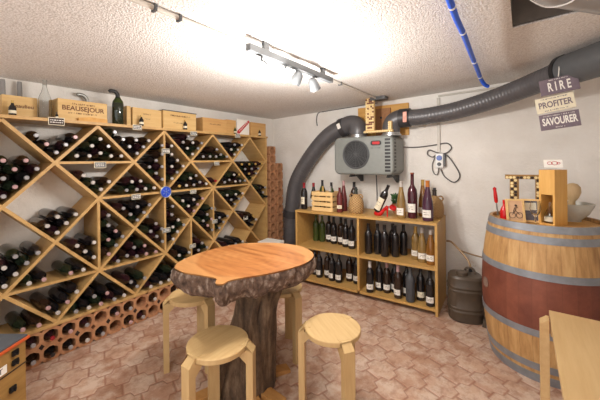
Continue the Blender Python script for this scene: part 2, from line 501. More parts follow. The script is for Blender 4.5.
src_root = bpy.data.objects.new('wine_bottle', None); src_root.empty_display_size = .03
src_g = bpy.data.objects.new('glass', PROTO[0][0]); src_c = bpy.data.objects.new('capsule', capmesh[0])
def lying_bottle(x, y, z, gi, ci, label, group, yaw=0, s=1.0):
    r = src_root.copy(); C.objects.link(r); r.location = (x, y, z); r.rotation_euler = (random.uniform(0, 6), 0, yaw)
    r.rotation_mode = 'ZYX' if False else 'XYZ'
    r.scale = (s, s, s)
    g = src_g.copy(); g.data = PROTO[gi][0]; C.objects.link(g); g.parent = r
    c = src_c.copy(); c.data = capmesh[ci]; C.objects.link(c); c.parent = r
    return tag(r, label, 'wine bottle', group)
def pack(walls, n, r=.0376, rng=None, box=None):
    """drop n circles one by one into a cell: walls are (nx,nz,d) half planes n.p>=d"""
    done = []
    ok = lambda p: all(w[0] * p[0] + w[1] * p[1] >= w[2] + r - 1e-6 for w in walls) and all((p[0] - q[0]) ** 2 + (p[1] - q[1]) ** 2 >= (2 * r) ** 2 - 1e-7 for q in done)
    for _ in range(n):
        cand = []
        for i in range(len(walls)):
            for j in range(i):
                a, b = walls[i], walls[j]; det = a[0] * b[1] - a[1] * b[0]
                if abs(det) < 1e-6: continue
                da, db = a[2] + r, b[2] + r
                cand.append(((da * b[1] - a[1] * db) / det, (a[0] * db - da * b[0]) / det))
        for q in done:
            for w in walls:
                dd = w[0] * q[0] + w[1] * q[1] - w[2] - r
                base = (q[0] - w[0] * dd, q[1] - w[1] * dd); h2 = 4 * r * r - dd * dd
                if h2 < 0: continue
                hh = math.sqrt(h2)
                for sg in (1, -1): cand.append((base[0] - w[1] * hh * sg, base[1] + w[0] * hh * sg))
        for i in range(len(done)):
            for j in range(i):
                a, b = done[i], done[j]; dx, dz = b[0] - a[0], b[1] - a[1]; D = math.hypot(dx, dz)
                if D > 4 * r or D < 1e-6: continue
                hh = math.sqrt(max(0, 4 * r * r - D * D / 4)); mx, mz = (a[0] + b[0]) / 2, (a[1] + b[1]) / 2
                for sg in (1, -1): cand.append((mx - dz / D * hh * sg, mz + dx / D * hh * sg))
        cand = [p for p in cand if ok(p)]
        def stable(p):
            if not done: return True
            l = rr = False
            for w in walls:
                if abs(w[0] * p[0] + w[1] * p[1] - w[2] - r) < 1e-4 and w[1] > -.1:
                    if w[0] > .1: l = True
                    if w[0] < -.1: rr = True
                    if w[1] > .9: l = rr = True
            for q in done:
                if abs(math.hypot(p[0] - q[0], p[1] - q[1]) - 2 * r) < 1e-4 and q[1] < p[1] + 1e-6:
                    if q[0] <= p[0]: l = True
                    if q[0] >= p[0]: rr = True
            return l and rr
        cand = [p for p in cand if stable(p)]
        if not cand: break
        zmin = min(p[1] for p in cand)
        best = [p for p in cand if p[1] < zmin + .012]
        done.append(rng.choice(best) if rng else best[0])
    return done
S2 = math.sqrt(2)
def cellwalls(c, r, half):
    t = TH / 2 + .001
    y, z = ny(c), nz(r)
    def diag(y0, z0, y1, z1, iy, iz):      # wall through two points, inside point given
        n = Vector((-(z1 - z0), y1 - y0)).normalized()
        d = n.x * y0 + n.y * z0
        if n.x * iy + n.y * iz < d: n = -n; d = -d
        return (n.x, n.y, d + t)
    T, B, Lf, Rt = (y, z + H_), (y, z - H_), (y - W_, z), (y + W_, z)
    Wl = [diag(*T, *Lf, y, z), diag(*T, *Rt, y, z), diag(*B, *Lf, y, z), diag(*B, *Rt, y, z)]
    if half == 'upper': Wl = Wl[:2] + [(0, 1, z + .010)]
    if half == 'lower': Wl = Wl[2:] + [(0, -1, -(z - .010))]
    if half == 'left': Wl = [Wl[0], Wl[2], (-1, 0, -(y - .010))]
    if half == 'right': Wl = [Wl[1], Wl[3], (1, 0, y + .010)]
    if half == 'top': Wl = Wl[2:] + [(0, -1, -(ZT + .007))]
    if half == 'bottom': Wl = Wl[:2] + [(0, 1, ZB - .001)]
    if half == 'endleft': Wl = [Wl[0], Wl[2], (-1, 0, -(ny(C1) + .003))]
    return Wl
tier = {1: 'top', 2: 'second', 3: 'third', 4: 'fourth', 5: 'fifth', 6: 'bottom'}
# (col, row, half, count, main caps, phrase)
CELLS = [
 (1, 1, 'top', 5, [0, 2]), (3, 1, 'top', 7, [0, 1]), (5, 1, 'top', 7, [0, 1, 3]), (7, 1, 'top', 5, [0, 1]),
 (0, 2, '', 12, [0, 2]), (2, 2, 'upper', 8, [0, 1]), (2, 2, 'lower', 4, [1]), (4, 2, 'left', 7, [0]), (4, 2, 'right', 10, [0, 1]),
 (6, 2, 'upper', 6, [0]), (6, 2, 'lower', 1, [3]), (8, 2, '', 10, [0, 4, 0]),
 (1, 3, '', 5, [1]), (3, 3, 'upper', 6, [0, 1]), (3, 3, 'lower', 6, [0]), (5, 3, 'upper', 7, [0, 1, 4]), (5, 3, 'lower', 6, [1, 2]),
 (7, 3, 'upper', 7, [0, 4, 1]), (7, 3, 'lower', 6, [0, 1]), (9, 3, 'endleft', 4, [5, 0]),
 (0, 4, '', 8, [1, 0]), (2, 4, 'left', 4, [1]), (2, 4, 'right', 9, [0, 2]), (4, 4, 'left', 5, [0]), (4, 4, 'right', 7, [1, 0]),
 (6, 4, 'left', 6, [0, 2]), (6, 4, 'right', 4, [0]), (8, 4, '', 5, [4, 5, 1]),
 (1, 5, 'upper', 4, [2, 1]), (1, 5, 'lower', 4, [2, 1]), (3, 5, 'upper', 8, [0, 2]), (3, 5, 'lower', 3, [0]),
 (5, 5, 'left', 4, [1]), (5, 5, 'right', 5, [0]), (7, 5, '', 6, [1, 0]),
 (0, 6, 'bottom', 4, [2]), (2, 6, 'bottom', 7, [0, 2, 1]), (4, 6, 'bottom', 6, [1])]
CAPW = ['silver', 'white', 'pink', 'red', 'gold', 'black']
order = {}
for r in range(1, 7):
    cs = sorted({c for c, rr, *_ in CELLS if rr == r})
    for i, c in enumerate(cs): order[(c, r)] = i
rng = random.Random(5)
for c, r, half, n, caps in CELLS:
    pts = pack(cellwalls(c, r, half), n, .0377, rng)
    lay = []                                          # gather layers by height
    for p in sorted(pts, key=lambda q: q[1]):
        for l in lay:
            if abs(l[0][1] - p[1]) < .022: l.append(p); break
        else: lay.append([p])
    hw = {'upper': 'upper half of ', 'lower': 'lower half of ', 'left': 'left half of ', 'right': 'right half of '}.get(half, '')
    cell = hw + ORD[order[(c, r)]] + ' cell, ' + tier[r] + ' tier'
    for li, l in enumerate(lay):
        l.sort(key=lambda q: q[0])
        for k, p in enumerate(l):
            ci = rng.choice(caps); gi = rng.choice([0, 0, 1, 2, 3])
            if ci == 3: gi = 3
            lw = 'lowest' if li == 0 else ORD[li] if li else ''
            lab = '%s-capped bottle, %s in %s layer, %s%s' % (CAPW[ci], ORD[k], lw, cell, ' of rack' if not hw else '')
            lying_bottle(.078 + rng.uniform(-.012, .008), p[0], p[1], gi, ci, lab, 'bottles lying in the diamond rack')

# ---- clay bottle bricks under the rack
BW, BH = .2, .2205
def brick_mesh(w, hgt, holes, rr, dep=.262, diam=None, sides=6):
    """block with through holes: grid of square rings plus tubes"""
    mb = MB()
    for (cx, cz, hw_, hh_) in holes:
        N = 16; inner, outer = [], []
        for k in range(N):
            a = 2 * PI * (k + .5) / N; ca, sa = math.cos(a), math.sin(a)
            kk = 1 / max(abs(ca), abs(sa)); outer.append((cx + ca * kk * hw_, cz + sa * kk * hh_))
            hexr = rr * (math.cos(PI / sides) / math.cos(((a + (PI / sides)) % (2 * PI / sides)) - PI / sides)) if sides else rr
            inner.append((cx + ca * hexr, cz + sa * hexr))
        vs = {}
        for nm, ring in (('o', outer), ('i', inner)):
            for x in (0, dep): vs[nm, x] = [mb.bm.verts.new((x, *q)) for q in ring]
        for k in range(N):
            k2 = (k + 1) % N
            mb.face([vs['o', dep][k], vs['o', dep][k2], vs['i', dep][k2], vs['i', dep][k]])
            mb.face([vs['o', 0][k], vs['i', 0][k], vs['i', 0][k2], vs['o', 0][k2]])
            mb.face([vs['i', 0][k], vs['i', dep][k], vs['i', dep][k2], vs['i', 0][k2]])
            mb.face([vs['o', 0][k], vs['o', 0][k2], vs['o', dep][k2], vs['o', dep][k]])
    if diam: 
        pass
    return mb
bq = .25 * BW
mbb = brick_mesh(BW, BH, [(sy * .0498, BH / 2 + sz * .055, .0498, .055) for sy in (-1, 1) for sz in (-1, 1)], .0455)
proto_brick = mbb.build('terracotta_bottle_brick', M['clay'])
dmb = MB().prism([(.0, BH / 2 - .02), (.016, BH / 2), (0, BH / 2 + .02), (-.016, BH / 2)], .2615, .2635, 'x')
proto_d = dmb.build('diamond_hole', plain('dark_hollow', (40, 26, 20), .9), proto_brick)
nb = 12; by0 = .31
bricks = []
for i in range(nb):
    o = proto_brick if i == 0 else proto_brick.copy()
    if i:
        C.objects.link(o); d = proto_d.copy(); C.objects.link(d); d.parent = o
    o.location = (.064, by0 + BW * (i + .5), 0)
    tag(o, 'terracotta bottle brick with four hexagonal holes under the rack, %s from the left' % ORD[i], 'bottle brick', 'clay bottle bricks under the rack')
bcap = {0: 0, 1: 3, 2: 0, 3: 3, 4: 2, 5: 0, 7: 2, 8: 0, 10: 1, 12: 0}
brow2 = {0: 0, 1: 1, 2: 0, 3: 5, 4: 0, 5: 1, 6: 0, 8: 2, 9: 0, 11: 0}
for row, dd in ((1, bcap), (0, brow2)):
    for k, ci in dd.items():
        y = by0 + .1 + .0996 * 0 + (k // 2) * BW + (-.0498 if k % 2 == 0 else .0498) - 0
        lying_bottle(.07, y + 0, BH / 2 + (.055 if row else -.055) - .0069, rng.choice([0, 2, 3]), ci,
                     'wine bottle with %s cap in the %s clay hole of the %s brick row' % (CAPW[ci], ORD[k], 'upper' if row else 'lower'), 'bottles in the clay bricks')
# columns of single clay bricks at the far end of the rack
mbs = brick_mesh(.12, .1075, [(0, .0537, .059, .0537)], .043, .25, sides=0)
proto_s = mbs.build('terracotta_bottle_brick', M['clay'])
first = True
for col, (yc, nbk, w) in enumerate(((2.925, 14, 1), (3.052, 12, .95))):
    for k in range(nbk):
        o = proto_s if first else proto_s.copy()
        if not first: C.objects.link(o)
        first = False
        o.location = (.075 if col == 0 else .09, yc, .1077 * k); o.scale = (1, w, 1)
        tag(o, 'single-hole clay bottle brick, %s from the floor in the %s column beside the rack' % (ORD[k], 'taller' if col == 0 else 'shorter'), 'bottle brick', 'stacked clay bricks at the end of the rack')

# ---- tags on the rack
def price_tag(y, z, lab, txt=None, x=.334, big=1.0):
    t = thing('rack_tag', lab, 'tag', (x + .012, y, z), 0, 'name plates on the rack')
    w, hh = .036 * big, .021 * big
    MB().box(-.001, -w, -hh, .003, w, hh).build('frame', M['cream'], t, bevel=.001)
    MB().box(.003, -w + .004, -hh + .004, .0042, w - .004, hh - .004).build('plate', M['ink'] if big > 1.1 else M['greydark'], t)
    mb = MB()
    for r_, zz in ((0, .006), (1, -.006)):
        y_ = -w + .01
        while y_ < w - .014:
            l = random.uniform(.006, .014); mb.box(.0042, y_, zz * big - .0028, .0050, y_ + l, zz * big + .0028); y_ += l + .004
    mb.build('lettering', M['white'], t)
for (y, z, lab, big) in ((.696, 1.606, 'dark name plate on the rack top board under the clear carafe', 1.25), (1.232, 1.609, 'name plate on the rack top board under the dark spouted bottle', 1),
    (1.763, 1.592, 'name plate on the rack top board under the crate with a dark lid', 1), (2.322, 1.604, 'name plate on the rack top board under the red and white box', 1),
    (.958, 1.306, 'name plate on the first horizontal divider of the second tier', 1.1), (2.032, 1.302, 'name plate on the second horizontal divider of the second tier', .9),
    (1.476, 1.42, 'name plate on the vertical divider right above the blue enamel disc', 1), (1.218, 1.043, 'name plate on the horizontal divider left of the blue enamel disc', 1),
    (1.751, 1.036, 'name plate on the horizontal divider right of the blue enamel disc', .9), (1.476, .72, 'name plate on the vertical divider below the blue enamel disc', 1),
    (1.999, .71, 'name plate on the rightmost vertical divider of the fourth tier', .9), (1.738, .52, 'name plate on the vertical divider of the fifth tier', .9),
    (2.43, .675, 'name plate beside the gold-capped bottles low at the rack end', .9)):
    price_tag(y, z, lab, big=big)
t = thing('enamel_disc', 'round blue enamel disc with pale rim at a crossing of the rack', 'plaque', (.335, 1.476, 1.058))
Rx = Matrix.Rotation(PI / 2, 4, 'Y')
MB().lathe([(0, 0), (.05, 0), (.05, .004), (.046, .012), (0, .016)], 28, Rx).build('disc', M['bluesign'], t, smooth=True)
MB().tube([(.008, .049 * math.cos(a * PI / 16), .049 * math.sin(a * PI / 16)) for a in range(32)], .005, 8, True).build('rim', M['pewter'], t, smooth=True)
mb = MB()
for k in range(6):
    a = k * PI / 3
    mb.box(.012, -.003, .012, .017, .003, .034, Matrix.Rotation(a, 4, 'X'))
mb.sphere((.015, 0, 0), .009)
mb.build('emblem', M['dial'], t)

# ------------------------------------------------------------------ things on top of the rack
ZR = ZT + .03
def crate(y0, y1, x0, x1, hgt, lab, mat, lines=(), small=(),  lid=None, name='wine_crate'):
    t = thing(name, lab, 'wine crate', ((x0 + x1) / 2, (y0 + y1) / 2, ZR), 0, 'wooden wine crates on the rack')
    wx, wy = (x1 - x0) / 2, (y1 - y0) / 2
    MB().box(wx - .009, -wy, 0, wx, wy, hgt).build('front_panel', mat, t, bevel=.001)
    mb = MB().box(-wx, -wy, 0, -wx + .009, wy, hgt); mb.build('back_panel', mat, t, bevel=.001)
    for s in (-1, 1): MB().box(-wx + .009, s * wy - (.009 if s > 0 else 0), 0, wx - .009, s * wy + (.009 if s < 0 else 0), hgt).build('side_panel', mat, t, bevel=.001)
    if lid: MB().box(-wx - .003, -wy - .004, hgt, wx + .004, wy + .004, hgt + .008).build('lid', lid, t)
    else: MB().box(-wx + .01, -wy + .01, hgt - .012, wx - .01, wy - .01, hgt - .004).build('lid', mat, t)
    for (wd, sz, zz) in small: small_print(wd, sz, M['brownink'], t, (wx + .0003, 0, zz), (0, 0, PI / 2))
    for (s, sz, yy, zz) in lines: text(s, sz, M['brownink'], 'lettering', t, (wx + .0008, yy, zz), (PI / 2, 0, PI / 2), bold=sz * .02)
    return t
crate(.450, .625, .12, .22, .142, 'pale wooden box with dark script at the near end of the rack top', M['crate'], [('Beaulieu', .034, .012, .075)])
crate(.717, 1.027, .13, .30, .150, 'long pale wine crate with branded capitals beside the clear carafe', M['crate'], [('BEAUSEJOUR', .046, 0, .088)], [(.14, .012, .122), (.19, .010, .055)])
t = tag(MB().prism([(.83, 0), (1.02, 0), (1.02, .028), (.9, .034), (.83, .022)], .302, .325, 'x').build('yellow_wood_strip', M['board'], None, loc=(0, 0, ZR)), 'low honey-yellow strip of wood lying before the long crate', 'wood strip')
crate(1.19, 1.222, .14, .26, .165, 'narrow pale crate end right of the dark spouted bottle', M['crate'])
crate(1.228, 1.478, .13, .28, .158, 'pale wine crate with a dark miniature at its left front', M['crate'], small=[(.07, .010, .11), (.05, .009, .07)])
crate(1.485, 1.823, .12, .30, .162, 'pale wine crate with a thin dark lid, centre of the rack top', M['crate'], small=[(.2, .013, .125), (.14, .008, .06)], lid=M['greydark'])
crate(1.90, 2.21, .13, .30, .145, 'orange-toned wine crate with a dark side next to the red and white box', M['crate_b'], small=[(.14, .012, .085)])
crate(2.215, 2.345, .14, .295, .155, 'small square wooden crate touching the red and white box', M['crate_b'])
crate(2.575, 2.83, .13, .30, .160, 'wooden crate at the far end of the rack top', M['crate_b'], [])
t = thing('bottle_carton', 'white carton with a red diagonal band between two crates', 'carton', (.22, 2.46, ZR))
MB().box(-.07, -.095, 0, .07, .095, .175).build('box', M['white'], t, bevel=.002)
MB().prism([(-.094, .012), (-.06, .012), (.094, .15), (.094, .172), (.075, .172), (-.094, .04)], .0702, .0712, 'x').build('red_band', M['redink'], t)
mb = MB()
for k in range(7):
    q = Matrix.Translation((.0712, -.055 + .019 * k, .046 + .0172 * k)) @ Matrix.Rotation(math.radians(42), 4, 'X'); mb.box(0, -.006, -.007, .0006, .004, .007, q)
mb.build('lettering', M['white'], t)

def lathe_thing(name, label, cat, loc, parts, group=None, rz=0):
    t = thing(name, label, cat, loc, rz, group)
    for nm, prof, mat, seg in parts: MB().lathe(prof, seg).build(nm, mat, t, smooth=True, angle=50)
    return t
def mini(y, lab, x=.318, s=1.0, gm=None, cap=CAPS[4]):
    p = lambda L: [(a * s, b * s) for a, b in L]
    lathe_thing('miniature_bottle', lab, 'bottle', (x, y, ZR), [
        ('glass', p([(0, 0), (.016, 0), (.018, .004), (.018, .05), (.014, .06), (.007, .07), (.0065, .086)]), gm or G[0], 12),
        ('label', p([(.0184, .016), (.0184, .034)]), M['cream'], 12), ('cap', p([(.0072, .078), (.0072, .094), (0, .095)]), cap, 10)], 'miniature bottles on the rack top')
mini(.49, 'squat dark round-labelled bottle before the box at the near end', .27, 1.08)
mini(1.28, 'dark miniature bottle with white label before the crate right of spouted bottle')
mini(1.69, 'dark miniature bottle with white label before the lidded crate', .32)
mini(2.315, 'green miniature bottle with pale label left of the red and white box', .315, .9, M['gl_green'])
mini(2.70, 'dark miniature bottle before the crate at the far rack end', .318, .9)
mini(.705, 'tiny dark bottle between the carafe and the long crate', .322, .5, None, CAPS[5])
lathe_thing('glass_carafe', 'tall clear glass carafe with a narrow neck on the rack top', 'carafe', (.25, .659, ZR), [
    ('glass', [(0, .004), (.033, 0), (.0375, .008), (.0375, .13), (.033, .15), (.02, .185), (.012, .22), (.011, .262), (.014, .268), (.011, .268), (.009, .22), (.017, .185), (.030, .15), (.034, .13), (.034, .01), (0, .008)], M['gl_clear'], 24)])
t = lathe_thing('spouted_bottle', 'dark green bottle with a curved black spout on the rack top', 'bottle', (.28, 1.114, ZR), [
    ('glass', [(0, 0), (.036, 0), (.041, .006), (.041, .165), (.036, .185), (.024, .205), (.018, .22)], G[1], 20),
    ('shoulder', [(.0405, .166), (.0362, .1865), (.0243, .206), (.0185, .216)], M['gl_green'], 20)])
MB().tube(catmull([(0, 0, .215), (0, -.004, .245), (0, -.022, .262), (0, -.05, .263), (0, -.062, .256)]), lambda i: .016 - .0001 * i, 12).build('spout', M['black'], t, smooth=True)
t = thing('pewter_spout', 'curved grey pewter pourer rising behind the long crate', 'pourer', (.1, .965, ZR))
MB().lathe([(0, 0), (.03, 0), (.03, .01), (.016, .03), (.014, .17)], 16).build('body', M['pewter'], t, smooth=True)
MB().tube(catmull([(0, .0, .16), (0, -.005, .2), (0, -.028, .228), (0, -.06, .232), (0, -.07, .226)]), .014, 12).build('neck', M['pewter'], t, smooth=True)
for (y, lab) in ((.475, 'left pale grey strut between box and ceiling'), (.56, 'right grey strut between box and ceiling')):
    tag(MB().lathe([(.014, 0), (.016, .02), (.014, .24), (.012, .262)], 12).build('glass_vase', M['wrap'], None, smooth=True, loc=(.095, y, ZR)),
        'slim pale grey vase behind the near box, %s of two' % ('left' if y < .5 else 'right'), 'vase', 'grey vases behind the box')

# ------------------------------------------------------------------ low shelf unit at the back wall
SA = math.atan2(.08, 1.475)
SR = Matrix.Rotation(SA, 4, 'Z')
SO = Vector((.885, 2.655, 0))
SWd, SD, SH, T2 = 1.430, .48, .785, .022
shelf = thing('low_shelf_unit', 'long low honey-coloured shelf unit full of bottles at the back wall', 'shelf', SO, SA)
MB().box(0, 0, 0, T2, SD, SH - T2).build('side_panel', M['shelf'], shelf, bevel=.001)
MB().box(SWd - T2, 0, 0, SWd, SD, SH - T2).build('side_panel', M['shelf'], shelf, bevel=.001)
MB().box(.712, .002, .065, .734, SD, SH - T2).build('divider', M['shelf'], shelf, bevel=.001)
MB().box(0, -.003, SH - T2, SWd, SD, SH).build('top_board', M['shelf'], shelf, bevel=.001)
for a, b in ((T2, .712), (.734, SWd - T2)):
    MB().box(a, .001, .383, b, SD, .405).build('shelf_board', M['shelf'], shelf)
    MB().box(a, .001, .040, b, SD, .062).build('bottom_board', M['shelf'], shelf)
def sw(x, y, z): return SO + SR @ Vector((x * .968, y, z))

BORD = [(0, .004), (.03, 0), (.0355, .004), (.0368, .012), (.0368, .185), (.034, .205), (.024, .225), (.0158, .24), (.0142, .262), (.0142, .29), (.0155, .292), (.0155, .298), (0, .298)]
BURG = [(0, .004), (.034, 0), (.039, .006), (.040, .014), (.040, .13), (.036, .165), (.027, .2), (.018, .23), (.0145, .255), (.0145, .29), (.016, .293), (.016, .299), (0, .299)]
FLUTE = [(0, .004), (.032, 0), (.036, .005), (.037, .012), (.037, .11), (.034, .15), (.027, .19), (.019, .235), (.014, .27), (.013, .31), (.015, .314), (.015, .32), (0, .32)]
def std_bottle(loc, label, glass, prof=BORD, cap=None, lab=M['label'], lz=(.035, .085), s=1.0, group='bottles standing in the low shelf', sr=1.0, capz=.235, name='wine_bottle', rot=None):
    t = thing(name, label, 'wine bottle', loc, 0, group)
    P = [(r * s * sr, z * s) for r, z in prof]
    MB().lathe(P, 18).build('glass', glass, t, smooth=True)
    H = prof[-1][1]
    if cap is not None:
        cp = [(r * s * sr + .0007, z * s) for r, z in prof if z >= H - .065 and r > 0]
        cp += [(0, H * s + .0008)]
        MB().lathe(cp, 14).build('capsule', cap, t, smooth=True)
    if lab is not None:
        rr = max(p[0] for p in P) + .0008
        n = 12; mb = MB(); A = 1.9
        vs = []
        a0 = -PI / 2 + (random.uniform(-.35, .35))
        for k in range(n + 1):
            a = a0 - A / 2 + A * k / n
            vs.append([mb.bm.verts.new((rr * math.cos(a), rr * math.sin(a), z * s)) for z in lz])
        for p, q in zip(vs, vs[1:]): mb.face([p[0], q[0], q[1], p[1]])
        lb = mb.build('label', lab, t, smooth=True)
        mb = MB()
        for row in range(2):
            zz = (lz[0] + (lz[1] - lz[0]) * (.6 - .25 * row)) * s
            for k in range(5):
                if random.random() < .25: continue
                a = a0 - .45 + .2 * k
                v = [mb.bm.verts.new(((rr + .0004) * math.cos(b), (rr + .0004) * math.sin(b), z)) for b, z in ((a, zz), (a + .13, zz), (a + .13, zz + .005 * s), (a, zz + .005 * s))]
                mb.face(v)
        mb.build('lettering', M['ink'], lb)
    if rot: t.rotation_euler = rot
    return t
VIEW = lambda: None
def shelf_bottles(z, items, where):
    for i, (x, y, glass, prof, cap, lab, s, desc) in enumerate(items):
        std_bottle(sw(x, y, z), desc + ', ' + where % (ORD[i]), glass, prof, cap, lab, (.035, .085), s)
d0, d1, d2 = G[0], G[1], G[2]
LB = M['label']
shelf_bottles(.4052, [(.105, .27, M['gl_green'], BORD, None, None, .98, 'dark green unlabelled bottle'), (.185, .275, M['gl_green'], BORD, None, None, .98, 'dark green unlabelled bottle'),
    (.262, .30, d0, BORD, CAPS[5], LB, .98, 'dark bottle with low white label'), (.345, .26, d0, BORD, CAPS[5], LB, .98, 'dark bottle with low white label'), (.43, .27, d2, BORD, CAPS[5], LB, .98, 'dark bottle with low white label'),
    (.512, .215, d0, BORD, CAPS[5], LB, .99, 'dark bottle with low white label'), (.598, .185, d0, BORD, CAPS[5], LB, .99, 'dark bottle with low white label')], '%s from left, upper left shelf bay')
shelf_bottles(.0622, [(.15, .16, d0, BORD, None, LB, .98, 'black bottle with white label'), (.236, .115, d0, BORD, None, LB, .98, 'black bottle with white label'), (.318, .155, d2, BORD, None, LB, .98, 'dark bottle with white label'), (.40, .105, d0, BORD, None, LB, .98, 'black bottle with white label'),
    (.484, .10, d0, BORD, None, LB, .98, 'black bottle with white label'), (.566, .19, d2, BORD, None, LB, .98, 'dark bottle with white label'), (.655, .17, d0, BORD, None, LB, .98, 'black bottle with white label')], '%s from left, lower left shelf bay')
shelf_bottles(.4052, [(.81, .12, d0, BORD, CAPS[5], None, .98, 'black unlabelled bottle'), (.895, .15, d0, BORD, CAPS[5], None, .98, 'black unlabelled bottle'), (.98, .108, d0, BORD, CAPS[5], None, 1.0, 'black unlabelled bottle'), (1.02, .24, d0, BORD, CAPS[5], None, .98, 'black unlabelled bottle'),
    (1.07, .15, d0, BORD, CAPS[5], None, .98, 'black unlabelled bottle'), (1.125, .25, d0, BORD, CAPS[5], None, .98, 'black unlabelled bottle'),
    (1.255, .18, M['gl_straw'], BORD, CAPS[4], LB, 1.0, 'straw-coloured bottle with white label'), (1.325, .125, M['gl_straw'], BURG, CAPS[1], LB, 1.02, 'straw-coloured bottle with white label'), (1.405, .10, M['gl_amber'], BURG, CAPS[1], LB, 1.02, 'amber bottle with white label')], '%s from left, upper right shelf bay')
shelf_bottles(.0622, [(.85, .045, d0, BORD, CAPS[1], LB, .98, 'black bottle with white label'), (.915, .13, d0, BORD, None, LB, .98, 'black bottle with white label'), (.995, .12, d2, BORD, CAPS[2], LB, .98, 'dark bottle with white label'), (1.06, .165, d0, BORD, None, LB, .98, 'black bottle with white label'),
    (1.12, .06, d2, BORD, CAPS[2], LB, 1.0, 'brownish bottle with white label'), (1.178, .14, d0, BORD, None, LB, .98, 'black bottle with white label'), (1.235, .045, M['bluegrey'], BORD, None, None, 1.02, 'frosted charcoal bottle without label'), (1.31, .12, d0, BORD, None, M['cream'], .98, 'black bottle with pinkish label'), (1.405, .05, d0, BORD, CAPS[5], LB, 1.0, 'black bottle with white label')], '%s from left, lower right shelf bay')
ZS = .7852
std_bottle(sw(.055, .10, ZS), 'red-capped wine bottle at the left end of the shelf top', d0, BORD, CAPS[3], M['cream'], (.06, .14), .98, 'bottles on the shelf top')
std_bottle(sw(.125, .19, ZS), 'second red-capped wine bottle beside the slatted crate', d0, BURG, CAPS[3], M['label'], (.03, .12), .96, 'bottles on the shelf top')
# slatted crate with bottles in it
ct = thing('slatted_crate', 'pale slatted wooden crate holding bottles on the shelf top', 'crate', sw(.31, .14, ZS), SA)
for k in range(4):
    z0 = .002 + .054 * k
    MB().box(-.125, -.085, z0, .125, -.077, z0 + .040).build('front_slat', M['slat'], ct, bevel=.001)
    MB().box(-.125, .077, z0, .125, .085, z0 + .040).build('back_slat', M['slat'], ct, bevel=.001)
    for s in (-1, 1): MB().box(s * .121 - .004, -.077, z0, s * .121 + .004, .077, z0 + .040).build('side_slat', M['slat'], ct)
for sx in (-1, 1):
    for sy in (-1, 1): MB().box(sx * .107 - .01, sy * .067 - .01, .0, sx * .107 + .01, sy * .067 + .01, .2).build('corner_post', M['slat'], ct)
MB().box(-.117, -.077, .001, .117, .077, .008).build('base_board', M['slat'], ct)
for (x, y, g, cp, s, lb) in ((-.055, .03, M['gl_green'], CAPS[5], 1.05, 'tallest bottle with black top in the slatted crate'), (-.01, -.04, M['gl_amber'], CAPS[4], .85, 'short amber bottle in the slatted crate'), (.055, .03, M['gl_green'], CAPS[5], .98, 'green bottle right of centre in the slatted crate'), (.075, -.045, M['gl_straw'], CAPS[1], .86, 'straw bottle at the right in the slatted crate')):
    std_bottle(sw(.31, .14, ZS) + SR @ Vector((x, y, .0085)), lb, g, BORD, cp, None, s=s, group='bottles in the slatted crate', sr=.85)
std_bottle(sw(.502, .20, ZS), 'tall dark rose bottle between slatted crate and wicker jug', M['gl_rose'], FLUTE, CAPS[2], None, s=1.0, group='bottles on the shelf top')
std_bottle(sw(.585, .29, ZS), 'dark bottle right behind the left wicker jug', G[2], BORD, CAPS[5], M['cream'], (.05, .1), 1.02, group='bottles on the shelf top')
std_bottle(sw(.445 + .06, .095, ZS), 'dark red bottle with small cream label next to the slatted crate', M['gl_rose'], BORD, None, M['cream'], (.05, .09), .86, group='bottles on the shelf top')
def demijohn(loc, lab, s, neck):
    t = thing('wicker_demijohn', lab, 'demijohn', loc, 0, 'wicker jugs on the shelf top')
    P = [(0, .0), (.06, 0), (.068, .01), (.072, .05), (.07, .1), (.058, .135), (.034, .16), (.022, .172), (.020, .178)]
    MB().lathe([(r * s, z * s) for r, z in P], 24).build('wicker_cover', M['wicker'], t, smooth=True)
    MB().lathe([(.017 * s, .17 * s), (.016 * s, .215 * s), (.019 * s, .218 * s), (.019 * s, .225 * s), (0, .225 * s)], 14).build('neck', neck, t, smooth=True)
    MB().lathe([(.013 * s, .2251 * s), (.012 * s, .242 * s), (0, .243 * s)], 12).build('stopper', M['black'], t, smooth=True)
    for sg in (-1, 1): MB().tube(catmull([(sg * .05 * s, 0, .13 * s), (sg * .066 * s, 0, .155 * s), (sg * .05 * s, 0, .175 * s), (sg * .022 * s, 0, .165 * s)], 5), .006 * s, 8).build('handle', M['wicker'], t, smooth=True)
demijohn(sw(.665, .155, ZS), 'left wicker-covered jug under the cooling unit', 1.08, G[1])
demijohn(sw(1.405, .31, ZS), 'right wicker-covered jug behind the tall bottles', 1.12, G[2])
# red shoe bottle holder with a tilted bottle
sh = thing('red_shoe_bottle_holder', 'glossy red high-heel shoe holding a tilted bottle on the shelf top', 'bottle holder', sw(.945, .12, ZS), SA - .25)
MB().tube(catmull([(-.075, 0, .012), (-.045, 0, .018), (-.005, 0, .03), (.04, 0, .07), (.065, 0, .098)], 6), lambda i: (.013 + .020 * math.sin(PI * min(1, i / 16))) if i < 17 else .030 - .0008 * i, 12).build('shoe', M['red_lac'], sh, smooth=True)
MB().lathe([(.006, 0), (.007, .05), (.016, .098)], 10, Matrix.Translation((.066, 0, 0))).build('heel', M['red_lac'], sh, smooth=True)
MB().lathe([(.03, .096), (.034, .1), (.03, .125), (.026, .125), (.028, .1)], 14, Matrix.Translation((.062, 0, 0)) @ Matrix.Rotation(.6, 4, 'Y')).build('ankle_strap', M['red_lac'], sh, smooth=True)
tb = std_bottle(sw(.905, .112, ZS + .045), 'dark bottle with long cream label leaning in the red shoe', G[0], BORD, CAPS[5], M['cream'], (.025, .16), .95, group=None)
tb.rotation_euler = (0, math.radians(27), SA - .25)
pt = thing('potted_herb', 'small leafy green plant in a terracotta pot behind the red shoe', 'plant', sw(1.04, .33, ZS))
